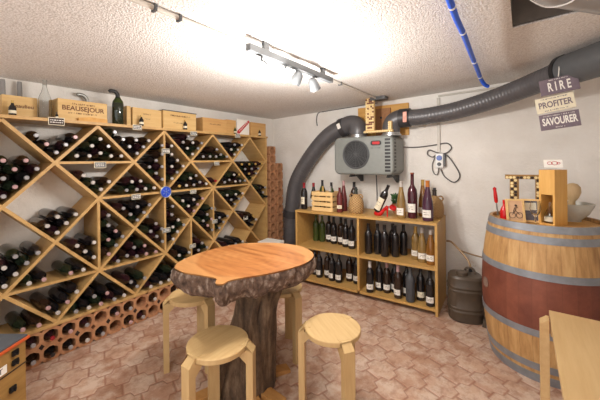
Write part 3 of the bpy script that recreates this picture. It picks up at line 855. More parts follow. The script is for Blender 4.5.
MB().lathe([(0, 0), (.034, 0), (.046, .085), (.049, .09), (.049, .1), (.042, .1), (.040, .085), (0, .085)], 18).build('pot', M['clay'], pt, smooth=True)
mb = MB()
for k in range(46):
    a, r, h = random.uniform(0, 2 * PI), random.uniform(.005, .05), random.uniform(.10, .19)
    q = Matrix.Translation((r * math.cos(a), r * math.sin(a), h)) @ Matrix.Rotation(a, 4, 'Z') @ Matrix.Rotation(random.uniform(.2, 1.2), 4, 'Y')
    mb.lathe([(0, -.02), (.011, -.006), (.012, .003), (0, .022)], 5, q, 1, .25)
mb.build('leaves', M['green'], pt)
mb = MB()
for k in range(6):
    a = k; mb.tube([(0, 0, .08), (.02 * math.cos(a), .02 * math.sin(a), .14)], .002, 5)
mb.build('stem', M['green'], pt)
t = std_bottle(sw(1.145, .105, ZS), 'clear bottle with white label and straw wine in front of shelf top', M['gl_straw'], FLUTE, CAPS[1], M['label'], (.03, .09), 1.06, 'bottles on the shelf top', 1.05)
std_bottle(sw(1.235, .16, ZS), 'tallest bottle on the shelf top, deep red with white label', M['gl_red'], [(0, 0), (.036, 0), (.038, .006), (.039, .2), (.034, .235), (.02, .26), (.0145, .275), (.0135, .36), (.0155, .364), (.0155, .372), (0, .372)], plain('orange_brown_capsule', (150, 82, 58), .4), M['label'], (.05, .12), 1.12, 'bottles on the shelf top')
std_bottle(sw(1.30, .30, ZS), 'amber long-necked bottle behind the plum-coloured one', M['gl_amber'], FLUTE, CAPS[4], M['label'], (.03, .08), 1.08, 'bottles on the shelf top')
std_bottle(sw(1.385, .09, ZS), 'plum-coloured bottle with amber neck at right end of the shelf top', plain('plum_liqueur', (74, 44, 62), .08, 0, .2, 8), FLUTE, plain('amber_capsule', (186, 112, 48), .35), M['label'], (.03, .09), 1.1, 'bottles on the shelf top', 1.12)

# ------------------------------------------------------------------ cooling unit on the back wall
ac = thing('cellar_cooling_unit', 'grey cellar cooling unit with round fan grille hanging on the back wall', 'air conditioner', (1.555, 3.07, 1.17))
AX0, AX1, AY0, AY1, AZ1 = -.32, .335, -.17, .165, .395
def rr_outline(x0, z0, x1, z1, r, n=5):
    out = []
    for cx, cz, a0 in ((x1 - r, z1 - r, 0), (x0 + r, z1 - r, 90), (x0 + r, z0 + r, 180), (x1 - r, z0 + r, 270)):
        for k in range(n + 1):
            a = math.radians(a0 + 90 * k / n); out.append((cx + r * math.cos(a), cz + r * math.sin(a)))
    return out
MB().prism(rr_outline(AX0, 0, AX1, AZ1, .06, 8), AY0, AY1, 'y').build('casing', M['grey'], ac, smooth=True, bevel=.03, seg=4)
RY = Matrix.Rotation(PI / 2, 4, 'X')
MB().lathe([(.15, -.002), (.15, .008), (.142, .013), (.136, .008), (.136, -.002)], 40, Matrix.Translation((-.06, AY0, .21)) @ RY).build('fan_ring', M['greydark'], ac, smooth=True)
mb = MB()
for k in range(1, 9): mb.tube([(-.06 + .0165 * k * math.cos(2 * PI * j / 32), AY0 - .006, .21 + .0165 * k * math.sin(2 * PI * j / 32)) for j in range(32)], .003, 6, True)
for k in range(8):
    a = k * PI / 8; mb.tube([(-.06 - .134 * math.cos(a), AY0 - .006, .21 - .134 * math.sin(a)), (-.06 + .134 * math.cos(a), AY0 - .006, .21 + .134 * math.sin(a))], .0025, 6)
mb.build('fan_grille', M['greydark'], ac, smooth=True)
MB().lathe([(0, 0), (.138, 0), (.138, .0015), (0, .0015)], 32, Matrix.Translation((-.06, AY0 - .0005, .21)) @ RY).build('fan_opening', M['black'], ac)
MB().prism(rr_outline(.105, .298, .215, .345, .02), AY0 - .006, AY0 + .001, 'y').build('badge', M['black'], ac)
MB().prism(rr_outline(.122, .308, .2, .335, .01), AY0 - .008, AY0 - .006, 'y').build('badge_stripe', M['redink'], ac)
small_print(.10, .010, M['greydark'], ac, (.155, AY0 - .0004, .272))
mb = MB()
for k in range(10): mb.box(AX1 - .003, AY0 + .03, .035 + .034 * k, AX1 + .002, AY0 + .075, .057 + .034 * k)
mb.build('vent_slats', M['black'], ac)
mb = MB()
for k in range(10): mb.box(AX1 - .085, AY0 - .0015, .035 + .034 * k, AX1 - .03, AY0 + .003, .057 + .034 * k)
mb.build('front_vent_slats', M['black'], ac)
for x in (-.15, .26):
    MB().prism([(-.12, -.012), (.178, -.012), (.178, -.09), (.165, -.09), (.06, -.026), (-.12, -.026)], x - .016, x + .016, 'x').build('mounting_bracket', M['black'], ac, bevel=.002)
    MB().box(x - .02, -.09, -.013, x + .02, -.05, .0).build('rubber_foot', M['black'], ac)
MB().tube(catmull([(.07, .05, -.002), (.072, .06, -.15), (.07, .07, -.36)], 5), .006, 8).build('drain_hose', M['black'], ac, smooth=True)
for x, nm in ((-.11, 0), (.255, 1)):
    MB().lathe([(.098, .395), (.1, .397), (.1, .41), (.088, .415), (.088, .43)], 28, Matrix.Translation((x, 0, 0))).build('duct_collar', M['steel'], ac, smooth=True)
def duct(name, lab, pts, r, seam=(), band_mat=None):
    t = thing(name, lab, 'duct', pts[0])
    o = Vector(pts[0]); P = catmull([Vector(p) - o for p in pts], 26)
    MB().tube(P, lambda i: r * (1 + .022 * math.sin(i * 2.1)), 24).build('hose', M['duct'], t, smooth=True, angle=80)
    return t, P
# left hose: bend, collar, long curve to the floor corner
ld, P = duct('ventilation_duct', 'grey ribbed duct curving down from the cooling unit to the rack corner', [(1.265, 3.10, 1.70), (1.13, 3.09, 1.655), (.965, 3.08, 1.535), (.76, 3.07, 1.305), (.60, 3.06, 1.05), (.525, 3.07, .755), (.48, 3.09, .43), (.46, 3.10, .15)], .092)
o = Vector((1.265, 3.10, 1.70))
MB().tube(catmull([Vector(p) - o for p in ((1.445, 3.07, 1.602), (1.445, 3.07, 1.655), (1.405, 3.085, 1.71), (1.33, 3.095, 1.722), (1.262, 3.10, 1.70))], 6), .100, 24).build('elbow', M['duct'], ld, smooth=True)
for q0, q1, m, r in (((1.27, 3.10, 1.702), (1.215, 3.097, 1.688), M['ductclamp'], .107), ((.51, 3.075, .70), (.498, 3.08, .61), M['ductclamp'], .108)):
    MB().tube([Vector(q0) - o, Vector(q1) - o], r, 24).build('clamp_band', m, ld, smooth=True)
MB().prism(rr_outline(-.03, -.022, .03, .022, .006), -.003, .0, 'y', Matrix.Translation(Vector((1.247, 2.988, 1.70)) - o) @ Matrix.Rotation(1.2, 4, 'Y') @ Matrix.Rotation(.12, 4, 'X')).build('sticker', M['white'], ld)
rd, P = duct('ventilation_duct', 'long grey ribbed duct sagging from the cooling unit towards the right', [(1.96, 3.08, 1.738), (2.10, 3.08, 1.735), (2.36, 3.08, 1.757), (2.60, 3.02, 1.795), (2.817, 2.92, 1.838), (2.999, 2.78, 1.874), (3.143, 2.6, 1.893), (3.2, 2.53, 1.893)], .079)
o = Vector((1.96, 3.08, 1.738))
MB().tube(catmull([Vector(p) - o for p in ((1.81, 3.07, 1.602), (1.812, 3.07, 1.66), (1.84, 3.075, 1.715), (1.90, 3.08, 1.738), (1.965, 3.08, 1.738))], 6), .088, 24).build('elbow', M['duct'], rd, smooth=True)
MB().tube([Vector((1.90, 3.08, 1.738)) - o, Vector((2.0, 3.08, 1.737)) - o], .094, 24).build('clamp_band', M['ductclamp'], rd, smooth=True)
MB().prism(rr_outline(-.018, -.05, .018, .05, .006), -.003, 0, 'y', Matrix.Translation(Vector((1.975, 2.985, 1.735)) - o)).build('sticker', plain('red_white_sticker', (232, 160, 140), .5, 0, .3, 30), rd)
MB().tube([Vector((3.125, 2.625, 1.892)) - o, Vector((3.40, 2.27, 1.895)) - o], .099, 28).build('connector_sleeve', M['greydark'], rd, smooth=True)
MB().tube([Vector((3.112, 2.64, 1.892)) - o, Vector((3.13, 2.618, 1.892)) - o], .104, 28).build('clamp_band', M['black'], rd, smooth=True)

# plywood board and wall pieces
t = thing('plywood_board', 'honey plywood board on the back wall above the cooling unit', 'board', (1.655, 3.236, 1.58))
MB().box(-.285, -.012, .0, .285, .012, .335).build('panel', M['board'], t, bevel=.002)
MB().box(-.06, -.034, .0, .1, -.012, .30).build('batten', M['crate_dark'], t)
MB().lathe([(0, 0), (.012, 0), (.012, .008), (0, .008)], 12, Matrix.Translation((0, -.034, .2)) @ RY).build('screw', M['black'], t)
t = thing('cork_column', 'tall cork-studded wooden column with a foot bar above the cooling unit', 'cork decoration', (1.63, 2.97, 1.612))
MB().box(-.046, -.012, .012, .046, .014, .345).build('column', M['slat'], t, bevel=.002)
MB().box(-.07, -.012, -.012, .235, .014, .011).build('foot_bar', M['slat'], t, bevel=.002)
MB().box(.19, -.012, .012, .225, .014, .095).build('end_post', M['slat'], t, bevel=.002)
goldc = plain('pale_cork', (250, 224, 168), .6, 0, .12, 50)
def studs(x0, z0, x1, z1, fr, r=.0085):
    rg = random.Random(4); A, B = MB(), MB()
    z = z0 + r
    while z <= z1 - r * .8:
        x = x0 + r
        while x <= x1 - r * .8:
            (A if rg.random() < fr else B).lathe([(r, 0), (r, .008), (r * .8, .012), (0, .012)], 8, Matrix.Translation((x, -.012, z)) @ RY); x += 2 * r + .001
        z += 2 * r + .001
    return A, B
for a in ((-.046, .014, .046, .345), (-.07, -.011, .235, .010), (.19, .014, .225, .095)):
    A, B = studs(*a, .72 if a[3] > .2 else 2)
    A.build('cork_facing', goldc, t)
    if a[2] - a[0] > .05 and a[3] > .2: B.build('dark_cork_facing', M['corkdark'], t)
MB().box(-.07, -.02, .3455, .075, .02, .36).build('hanger_bar', M['blackmetal'], t, bevel=.002)

t = thing('wall_timer_socket', 'small white timer socket with blue dial on the back wall', 'socket', (2.237, WY, 1.24))
MB().box(-.035, -.05, 0, .035, -.001, .14).build('housing', M['white_pl'], t, bevel=.006)
MB().lathe([(0, 0), (.026, 0), (.024, .012), (0, .012)], 20, Matrix.Translation((0, -.05, .095)) @ RY).build('dial', M['dial'], t, smooth=True)
MB().lathe([(0, 0), (.018, 0), (.018, .008), (0, .008)], 16, Matrix.Translation((0, -.05, .035)) @ RY).build('socket_face', M['greydark'], t, smooth=True)
MB().box(.036, -.04, .01, .052, -.004, .13).build('side_box', M['greydark'], t, bevel=.003)
tag(MB().box(-.013, -.018, 0, .013, -.001, .535).build('cable_trunking', M['lightcable'], None, bevel=.002, loc=(2.226, WY, 1.395)), 'vertical ivory cable channel above the timer socket', 'cable channel')
tag(MB().tube([(2.226, WY - .012, 1.945), (2.4, WY - .012, 1.949), (3.4, WY - .012, 1.975)], .009, 8).build('cable_trunking', M['lightcable'], None, smooth=True), 'thin cable pipe running right along the top of the back wall', 'cable pipe')
cab = catmull([(1.87, WY - .03, 1.455), (2.02, WY - .012, 1.448), (2.2, WY - .012, 1.466), (2.30, WY - .012, 1.478), (2.34, WY - .012, 1.43), (2.29, WY - .02, 1.38), (2.22, WY - .02, 1.385), (2.14, WY - .02, 1.415), (2.12, WY - .012, 1.375), (2.17, WY - .02, 1.345), (2.225, WY - .024, 1.38),
    (2.3, WY - .02, 1.36), (2.37, WY - .012, 1.26), (2.41, WY - .012, 1.16), (2.36, WY - .012, 1.10), (2.28, WY - .012, 1.15), (2.245, WY - .02, 1.225)], 8)
tag(MB().tube(cab, .0055, 8).build('power_cable', M['cable'], None, smooth=True), 'loose looping grey power cable between cooling unit and timer socket', 'cable')
cab = catmull([(2.20, WY - .02, 1.36), (2.165, WY - .012, 1.27), (2.175, WY - .012, 1.19), (2.21, WY - .014, 1.17), (2.228, WY - .024, 1.236)], 8)
tag(MB().tube(cab, .0045, 8).build('power_cable', M['cable'], None, smooth=True), 'short grey cable loop hanging left of the timer socket', 'cable')
tag(MB().tube(catmull([(.90, WY - .02, 1.926), (.84, WY - .006, 1.93), (.803, WY - .006, 1.9), (.79, WY - .006, 1.83), (.80, WY - .006, 1.76)], 6), .0065, 8).build('cable_stub', M['cable'], None, smooth=True), 'short bent cable end hanging high on the back wall above the left duct', 'cable')
tag(MB().tube([(.90, WY - .012, 1.93), (1.6, WY - .012, 1.955)], .006, 8).build('cable_pipe', M['cable'], None, smooth=True), 'thin cable running along the ceiling edge left of the plywood board', 'cable')
# ceiling services
def zc_(x, d): return zc(x) - d
cp = [(1.70, Y0 + .2, zc_(1.7, .012)), (1.70, 1.0, zc_(1.7, .012)), (1.70, 2.95, zc_(1.7, .012))]
t = thing('ceiling_conduit', 'straight pale conduit along the ceiling passing the spotlights', 'conduit', (1.70, 1.0, zc(1.7)))
MB().tube([(0, Y0 - .8, -.012), (0, 2.0, -.012)], .011, 10).build('pipe', M['lightcable'], t, smooth=True)
for y in (-.35, -.24, .55, 1.2): MB().box(-.016, y - .006, -.028, .016, y + .006, -.0005).build('clip', M['greydark'], t, bevel=.002)
MB().box(-.06, 1.93, -.032, .1, 2.03, -.0005).build('end_box', M['greydark'], t, bevel=.004)
t = thing('blue_conduit', 'bright blue corrugated conduit hanging from the ceiling on white ties', 'conduit', (2.66, 1.3, 1.93))
pts = [(2.69, .75, 1.955), (2.67, 1.1, 1.95), (2.67, 1.3, 1.945), (2.665, 1.5, 1.94), (2.664, 1.71, 1.94), (2.654, 2.09, 1.94), (2.648, 2.44, 1.935), (2.645, 2.66, 1.925), (2.66, 2.76, 1.90), (2.68, 2.80, 1.89)]
oo = Vector((2.66, 1.3, 1.93)); P = catmull([Vector(p) - oo for p in pts], 24)
MB().tube(P, lambda i: .0125 * (1 + .09 * (i % 2)), 12).build('hose', M['blue'], t, smooth=True, angle=20)
for k in (56, 92, 128, 160):
    p = P[k]; MB().tube([p + Vector((0, -.006, 0)), p + Vector((0, .006, 0))], .0155, 12).build('cable_tie', M['white_pl'], t, smooth=True)
t = thing('wrapped_pipe', 'thick grey pipe in plastic film crossing the ceiling opening', 'pipe', (3.01, 1.45, 1.935))
MB().tube([(-.16, -.32, .0), (-.02, -.02, .0), (.15, .19, .0), (.55, .66, .005)], lambda i: (.056, .058, .058, .06)[i], 18).build('pipe', M['wrap'], t, smooth=True)
for px, py in ((-.09, -.17), (.17, .21)): MB().tube([(px, py, .05), (px, py, .322)], .008, 8).build('hanger_rod', M['blackmetal'], t)
MB().tube(catmull([(-.10, -.06, -.02), (-.04, .0, -.052), (.03, -.01, -.058), (.07, -.05, -.02)], 5), .003, 8).build('film_edge', M['white_pl'], t, smooth=True)

# spotlight bar
sp = thing('track_light', 'ceiling spotlight bar with four lit heads', 'spotlight bar', (1.785, 1.52, zc(1.785) - .02))
MB().box(-.022, -.43, -.06, .012, .40, -.022).build('bar', M['greydark'], sp, bevel=.004)
for yy in (-.3, .28): MB().box(-.012, yy - .02, -.022, .006, yy + .02, .018).build('spacer', M['greydark'], sp)
heads = [(-.33, (.45, -.75, -.5)), (-.13, (.55, -.8, -.35)), (-.02, (-.5, -.1, -.85)), (.17, (.0, .6, -.8))]
for i, (y, dr) in enumerate(heads):
    q = Matrix.Translation((-.005, y, -.118)) @ Vector(dr).to_track_quat('Z', 'Y').to_matrix().to_4x4()
    hd = MB().lathe([(0, -.05), (.016, -.047), (.03, -.028), (.036, .022), (.038, .034), (.034, .034), (.031, .014), (0, .010)], 20, q).build('spot_head', M['greydark'], sp, smooth=True)
    MB().lathe([(0, .033), (.02, .030), (.031, .020)], 16, q).build('bulb', M['bulb'], hd, smooth=True)
    MB().tube([(-.005, y, -.058), (-.005, y, -.085)], .007, 8).build('swivel', M['greydark'], hd, smooth=True)

# hanging signs
def sign(name, lab, corners, mat, ink, lines):
    TL, TR, BR, BL = [Vector(c) for c in corners]
    cen = (TL + TR + BR + BL) / 4; w = ((TR - TL).length + (BR - BL).length) / 2; h = ((TL - BL).length + (TR - BR).length) / 2
    ang = math.atan2(((TR - TL) + (BR - BL)).z, ((TR - TL) + (BR - BL)).x)
    t = thing(name, lab, 'sign', cen, 0, 'hanging plank signs'); t.rotation_euler = (0, -ang, 0)
    MB().box(-w / 2, -.006, -h / 2, w / 2, .006, h / 2).build('board', mat, t, bevel=.0015)
    for s, size, z, sx, b in lines:
        if s == '~': small_print(sx, size, ink, t, (0, -.0062, z)); continue
        text(s, size, ink, 'lettering', t, (0, -.0064, z), sx=sx, bold=b)
    return t, w, h
k = 2.5 / 2.9
def S(x, z): return (2.896 + (x - 2.896) * k, 2.5, 1.335 + (z - 1.325) * k + (x - 3.1) * .04)
sign('plank_sign', 'top plum plank sign reading RIRE', [S(3.003, 1.885), S(3.225, 1.913), S(3.213, 1.790), S(3.002, 1.779)], M['violet'], M['white'], [('R I R E', .078, -.006, .52, .0018), ('~', .006, .040, .09, 0)])
sign('plank_sign', 'white plank sign reading PROFITER in dark letters', [S(2.978, 1.755), S(3.194, 1.780), S(3.2, 1.667), S(2.978, 1.645)], M['cream'], M['violet'], [('PROFITER', .054, -.002, .70, .0012), ('~', .007, .037, .13, 0), ('~', .007, -.037, .11, 0)])
sign('plank_sign', 'bottom plum plank sign reading SAVOURER', [S(3.001, 1.631), S(3.223, 1.653), S(3.222, 1.533), S(3.0, 1.520)], M['violet'], M['white'], [('SAVOURER', .064, -.001, .53, .0018), ('~', .007, .037, .15, 0), ('~', .007, -.038, .045, 0)])
t = thing('sign_cord', 'thin cord looped over the duct carrying the three signs', 'cord', (3.05, 2.5, 1.8))
MB().tube(catmull([(.03, .006, .035), (.04, .04, .14), (.06, .16, .195)], 5), .003, 6).build('cord', M['white'], t)
MB().tube([(-.02, .009, -.005), (-.02, .009, -.3)], .002, 6).build('cord', M['white'], t)
MB().tube([(.1, .009, .01), (.1, .009, -.29)], .002, 6).build('cord', M['white'], t)

# ------------------------------------------------------------------ barrel and its load
BC = Vector((3.0, 2.58, 0))
br = thing('wine_barrel', 'big oak wine barrel with red belly and zinc hoops used as a side table', 'barrel', BC)
rb = lambda z: .300 + .052 * (1 - ((z - .465) / .465) ** 2)
prof = [(0, .0)] + [(rb(z), z) for z in [.93 * i / 24 for i in range(25)]] + [(.283, .93), (.281, .9), (0, .9)]
MB().lathe(prof, 64).build('staves', M['barrel'], br, smooth=True, angle=50)
for a, b in ((0, .052), (.077, .12), (.285, .325), (.62, .66), (.825, .866), (.888, .9295)):
    n = 4; P = [(rb(a + (b - a) * i / n) + .004, a + (b - a) * i / n) for i in range(n + 1)]
    P = [(rb(a) - .003, a)] + P + [(rb(b) - .003, b)]
    hp = MB().lathe(P, 64).build('hoop', M['zinc'], br, smooth=True, angle=35)
MB().lathe([(0, .9), (.279, .9), (.279, .908), (0, .908)], 48).build('head', M['board'], br)
ang = math.radians(207)
q = Matrix.Translation((rb(.48) * math.cos(ang), rb(.48) * math.sin(ang), .485)) @ Matrix.Rotation(ang, 4, 'Z') @ Rx
MB().lathe([(.03, -.003), (.036, .003), (.03, .006), (.026, .003), (.02, .002), (0, .002)], 24, q).build('bung', plain('grey_bung', (120, 96, 84), .7), br, smooth=True)
ZBt = .9305
HB = .9083
# corkscrew, small red bottle
t = thing('corkscrew', 'red-handled corkscrew standing on the barrel edge', 'corkscrew', (2.745, 2.655, HB))
MB().lathe([(0, .0), (.006, 0), (.004, .08), (.004, .1)], 8, Matrix.Rotation(-.1, 4, 'Y')).build('shaft', M['steel'], t, smooth=True)
MB().lathe([(.006, .09), (.012, .1), (.013, .14), (.010, .18), (.012, .2), (0, .21)], 12, Matrix.Rotation(-.1, 4, 'Y')).build('grip', M['red_lac'], t, smooth=True)
lathe_thing('red_bottle_opener', 'small glossy red bottle-shaped opener on the barrel rim', 'opener', (2.792, 2.475, HB), [('body', [(0, 0), (.024, 0), (.026, .006), (.026, .06), (.02, .08), (.010, .1), (.009, .125), (0, .126)], M['red_lac'], 16), ('cap', [(.0098, .112), (.0105, .114), (.0105, .137), (0, .138)], M['red_lac'], 12)])
# picture frames, leaning
def frame(loc, rz, w, h, lab, art, tilt=.22):
    t = thing('picture_frame', lab, 'picture', loc, rz)
    q = Matrix.Rotation(-tilt, 4, 'X')
    mb = MB()
    for a in ((-w / 2, 0, w / 2, .012), (-w / 2, h - .012, w / 2, h), (-w / 2, .012, -w / 2 + .012, h - .012), (w / 2 - .012, .012, w / 2, h - .012)): mb.box(a[0], -.008, a[1], a[2], .006, a[3], q)
    mb.build('frame', M['slat'], t)
    MB().box(-w / 2 + .01, -.003, .01, w / 2 - .01, .004, h - .01, q).build('picture', art, t)
    return t, q
t, q = frame((2.858, 2.425, HB + .001), .35, .105, .15, 'small wooden frame with sepia drawing of a rider leaning on barrel', M['photo'])
mb = MB()      # ink strokes of the drawing
for a in range(2): mb.tube([q @ Vector((-.02 + .04 * a + .018 * math.cos(k * PI / 8), -.0045, .045 + .018 * math.sin(k * PI / 8))) for k in range(16)], .0016, 5, True)
for p in ([(-.02, .05), (0, .075), (.02, .05)], [(0, .075), (.004, .1), (.015, .092)], [(-.012, .066), (-.004, .095)]): mb.tube([q @ Vector((x, -.0045, z)) for x, z in p], .002, 5)
mb.sphere(q @ Vector((.004, -.0045, .108)), .007)
mb.build('drawing', M['ink'], t)
t, q = frame((2.935, 2.475, HB + .001), .15, .10, .15, 'second small picture with dark landscape right behind the sepia one', plain('dark_landscape', (92, 88, 98), .5, 0, .6, 14))
MB().box(-.03, -.0055, .075, .03, -.0035, .125, q).build('pale_sky', M['cream'], t)
# cork-filled frame
cf = thing('cork_frame', 'square frame covered in wine corks standing on the barrel behind the pictures', 'cork frame', (2.90, 2.66, HB), .1)
for nm, a in (('top_bar', (-.11, .27, .10, .30)), ('side_bar', (-.082, .045, -.03, .27)), ('bottom_bar', (-.082, .0, .10, .045)), ('side_bar', (.065, .045, .10, .27))):
    MB().box(a[0], -.02, a[1], a[2], .02, a[3]).build(nm, M['trunkwood'], cf, bevel=.002)
    mb, mb2 = MB(), MB(); rg = random.Random(3)
    x = a[0] + .011
    while x < a[2] - .006:
        z = a[1] + .011
        while z < a[3] - .006:
            (mb if rg.random() < .6 else mb2).lathe([(0, 0), (.0098, 0), (.009, .006), (0, .006)], 8, Matrix.Translation((x, -.02, z)) @ RY); z += .0205
        x += .0205
    mb.build('cork_facing', goldc, cf); mb2.build('dark_cork_facing', M['ink'], cf)
# wooden gift box with niche
gb = thing('wooden_bottle_box', 'tall wooden box with open niche standing on the barrel', 'wooden box', (3.045, 2.461, HB), -.6)
w, d, h = .045, .0575, .335
MB().box(-w, -d, 0, -w + .012, d, h).build('side_panel', M['giftbox'], gb); MB().box(w - .012, -d, 0, w, d, h).build('side_panel', M['giftbox'], gb)
MB().box(-w + .012, d - .01, 0, w - .012, d, h).build('back_panel', M['giftbox'], gb)
MB().box(-w + .012, -d, .19, w - .012, -d + .01, h).build('front_panel', M['giftbox'], gb)
MB().box(-w + .012, -d, 0, w - .012, d - .01, .014).build('base', M['giftbox'], gb)
MB().box(-w, -d, h, w, d, h + .008).build('lid', M['giftbox'], gb, bevel=.001)
MB().box(w - .004, -d - .004, .19, w + .001, -d, h).build('corner_strip', M['giftbox'], gb)
tf = thing('folded_card', 'white folded card with red print standing on the wooden box', 'card', (3.045, 2.461, HB + .3432), .05)
tf['label'] = 'white folded card with red print on top of the wooden box'
q = Matrix.Rotation(-.5, 4, 'X'); q2 = Matrix.Translation((0, .056, 0)) @ Matrix.Rotation(.5, 4, 'X')
MB().box(-.045, -.0294, .0, .045, -.0284, .058, q).build('front_leaf', M['white'], tf)
MB().box(-.045, -.0294, .0, .045, -.0284, .058, Matrix.Rotation(PI, 4, 'Z') @ q).build('back_leaf', M['white'], tf)
mb = MB()
for cx, r in ((-.015, .012), (.008, .015), (.026, .008)): mb.tube([q @ Vector((cx + r * math.cos(k * PI / 8), -.0298, .03 + r * .8 * math.sin(k * PI / 8))) for k in range(16)], .0016, 5, True)
mb.build('red_print', M['redink'], tf)
# glassware in front of the niche
lathe_thing('small_glass_bottle', 'small clear glass flask inside the niche of the wooden box', 'flask', (3.028, 2.437, HB + .0142), [('glass', [(0, .003), (.026, 0), (.03, .006), (.028, .05), (.012, .09), (.009, .13), (.007, .13), (.010, .09), (.025, .05), (.027, .008), (0, .006)], M['gl_clear'], 20), ('label', [(.0302, .012), (.0296, .04)], M['cream'], 20)])
lathe_thing('tasting_glass', 'clear wine glass left of the wooden box on the barrel', 'glass', (2.955, 2.39, HB), [('glass', [(0, .0), (.028, 0), (.026, .004), (.005, .008), (.004, .05), (.02, .07), (.03, .1), (.024, .15), (.0225, .15), (.028, .1), (.018, .072), (0, .06)], M['gl_clear'], 20)])
t = lathe_thing('stone_bowl', 'grey stoneware bowl on the right of the barrel top', 'bowl', (3.15, 2.685, HB), [('bowl', [(0, 0), (.05, 0), (.052, .012), (.09, .05), (.113, .1), (.117, .118), (.108, .118), (.1, .09), (.07, .035), (0, .02)], M['ceramic'], 36)])
t = thing('wooden_pestle', 'round-headed wooden pestle resting in the grey bowl', 'pestle', (3.15, 2.69, HB + .05))
MB().lathe([(0, 0), (.018, .002), (.022, .03), (.018, .08), (.034, .105), (.044, .14), (.04, .175), (.022, .195), (0, .2)], 20, Matrix.Rotation(.06, 4, 'Y')).build('body', M['pestle'], t, smooth=True)

# ------------------------------------------------------------------ keg and hose
kg = thing('plastic_keg', 'dark brown ribbed plastic keg on the floor beside the shelf unit', 'keg', (2.500, 2.855, 0), .3)
P = [(0, 0), (.105, 0), (.118, .012)]
for z0 in (.075, .105, .24, .27):
    P += [(.121, z0), (.1245, z0 + .006), (.1245, z0 + .014), (.121, z0 + .02)]
P += [(.118, .35), (.105, .368), (.06, .372), (0, .372)]
MB().lathe(P, 40, None, 1.1, .92, .72).build('body', M['can'], kg, smooth=True, angle=30)
MB().lathe([(.045, .37), (.045, .392), (.04, .397), (0, .397)], 20, Matrix.Translation((-.03, -.03, 0))).build('cap', M['can'], kg, smooth=True)
MB().tube(catmull([(.0, .05, .37), (.02, .045, .405), (.06, .02, .408), (.075, .0, .372)], 5), .009, 8).build('handle', M['can'], kg, smooth=True)
MB().lathe([(.014, .37), (.014, .405), (0, .405)], 12, Matrix.Translation((.05, .06, 0))).build('valve', M['black'], kg, smooth=True)
tag(MB().tube(catmull([(2.53, 2.927, .408), (2.51, 2.935, .46), (2.44, 2.97, .53), (2.37, 3.02, .575), (2.325, 3.06, .57)], 7), .009, 8).build('rubber_hose', M['hose'], None, smooth=True), 'tan hose arching from the keg valve to the shelf side', 'hose')
tag(MB().tube(catmull([(2.40, 3.244, .45), (2.5, 3.244, .43), (2.65, 3.244, .40), (2.76, 3.244, .3)], 6), .007, 8).build('rubber_hose', M['hose'], None, smooth=True), 'thin tan hose along the wall behind the keg', 'hose')
t = thing('roof_tile', 'dusty red tile leaning between keg and barrel', 'tile', (2.70, 2.98, 0), -.3)
MB().box(-.05, -.012, .0, .05, .012, .24, Matrix.Rotation(-.12, 4, 'X')).build('tile', M['pink'], t, bevel=.003)
tag(MB().prism([(-.04, 0), (.04, 0), (.035, .05), (-.03, .06)], -.03, .03, 'y').build('stone_block', M['can'], None, bevel=.006, loc=(2.665, 2.80, 0)), 'small dark stone block on the floor against the barrel foot', 'stone')

# ------------------------------------------------------------------ log table
tb = thing('log_table', 'round-edged slab table of yew on a thick bark-covered trunk', 'table', (1.585, 1.28, 0))
OUT = [(1.363, .923), (1.30, .985), (1.258, 1.1), (1.245, 1.216), (1.256, 1.354), (1.319, 1.495), (1.456, 1.603), (1.596, 1.652), (1.718, 1.646), (1.829, 1.588), (1.889, 1.509), (1.912, 1.396), (1.894, 1.288), (1.86, 1.185), (1.811, 1.093), (1.772, 1.033), (1.752, .974), (1.758, .93), (1.722, .918), (1.672, .958), (1.572, .940), (1.471, .915)]
OUT = [Vector((x - 1.585, y - 1.28, 0)) for x, y in OUT]
ring = catmull(OUT + [OUT[0]], 8)[:-1]
N = len(ring); rg = random.Random(8)
from mathutils import noise as mn
cen = Vector((0, 0, 0))
mbt = MB(); top = [mbt.bm.verts.new((p.x * .985, p.y * .985, .75)) for p in ring]
c0 = mbt.bm.verts.new((0, 0, .75))
mid = [mbt.bm.verts.new((p.x * .55, p.y * .55, .75)) for p in ring]
for i in range(N):
    j = (i + 1) % N; mbt.face([top[i], top[j], mid[j], mid[i]]); mbt.face([mid[i], mid[j], c0])
low = [mbt.bm.verts.new((p.x * .98, p.y * .98, .742)) for p in ring]
for i in range(N): mbt.face([top[i], low[i], low[(i + 1) % N], top[(i + 1) % N]])
mbt.build('slab_top', M['slab'], tb, smooth=True, angle=50)
mbk = MB(); rings = []
NL = 9
for l in range(NL + 1):
    f = l / NL; z = .744 - f * .118; rr = []
    for i in range(N):
        for sub in range(2):
            p = ring[i].lerp(ring[(i + 1) % N], sub / 2)
            nn = p.normalized()
            k = mn.noise(Vector((p.x * 22, p.y * 22, z * 16))) * .016 + mn.noise(Vector((p.x * 60, p.y * 60, z * 40))) * .008
            bulge = .012 * math.sin(PI * f) - .05 * f ** 3 + (k if 0 < l else 0)
            dz = mn.noise(Vector((p.x * 9, p.y * 9, 3))) * .025 * f
            rr.append(mbk.bm.verts.new((p.x + nn.x * bulge, p.y + nn.y * bulge, z + dz)))
    rings.append(rr)
for A, B in zip(rings, rings[1:]):
    for i in range(len(A)): mbk.face([A[i], B[i], B[(i + 1) % len(A)], A[(i + 1) % len(A)]])
cb = mbk.bm.verts.new((0, 0, .645)); A = rings[-1]
for i in range(len(A)): mbk.face([A[i], cb, A[(i + 1) % len(A)]])
mbk.build('bark_rim', M['rimbark'], tb, smooth=True, angle=60)
mbk = MB(); rings = []
NS, NLv = 56, 40
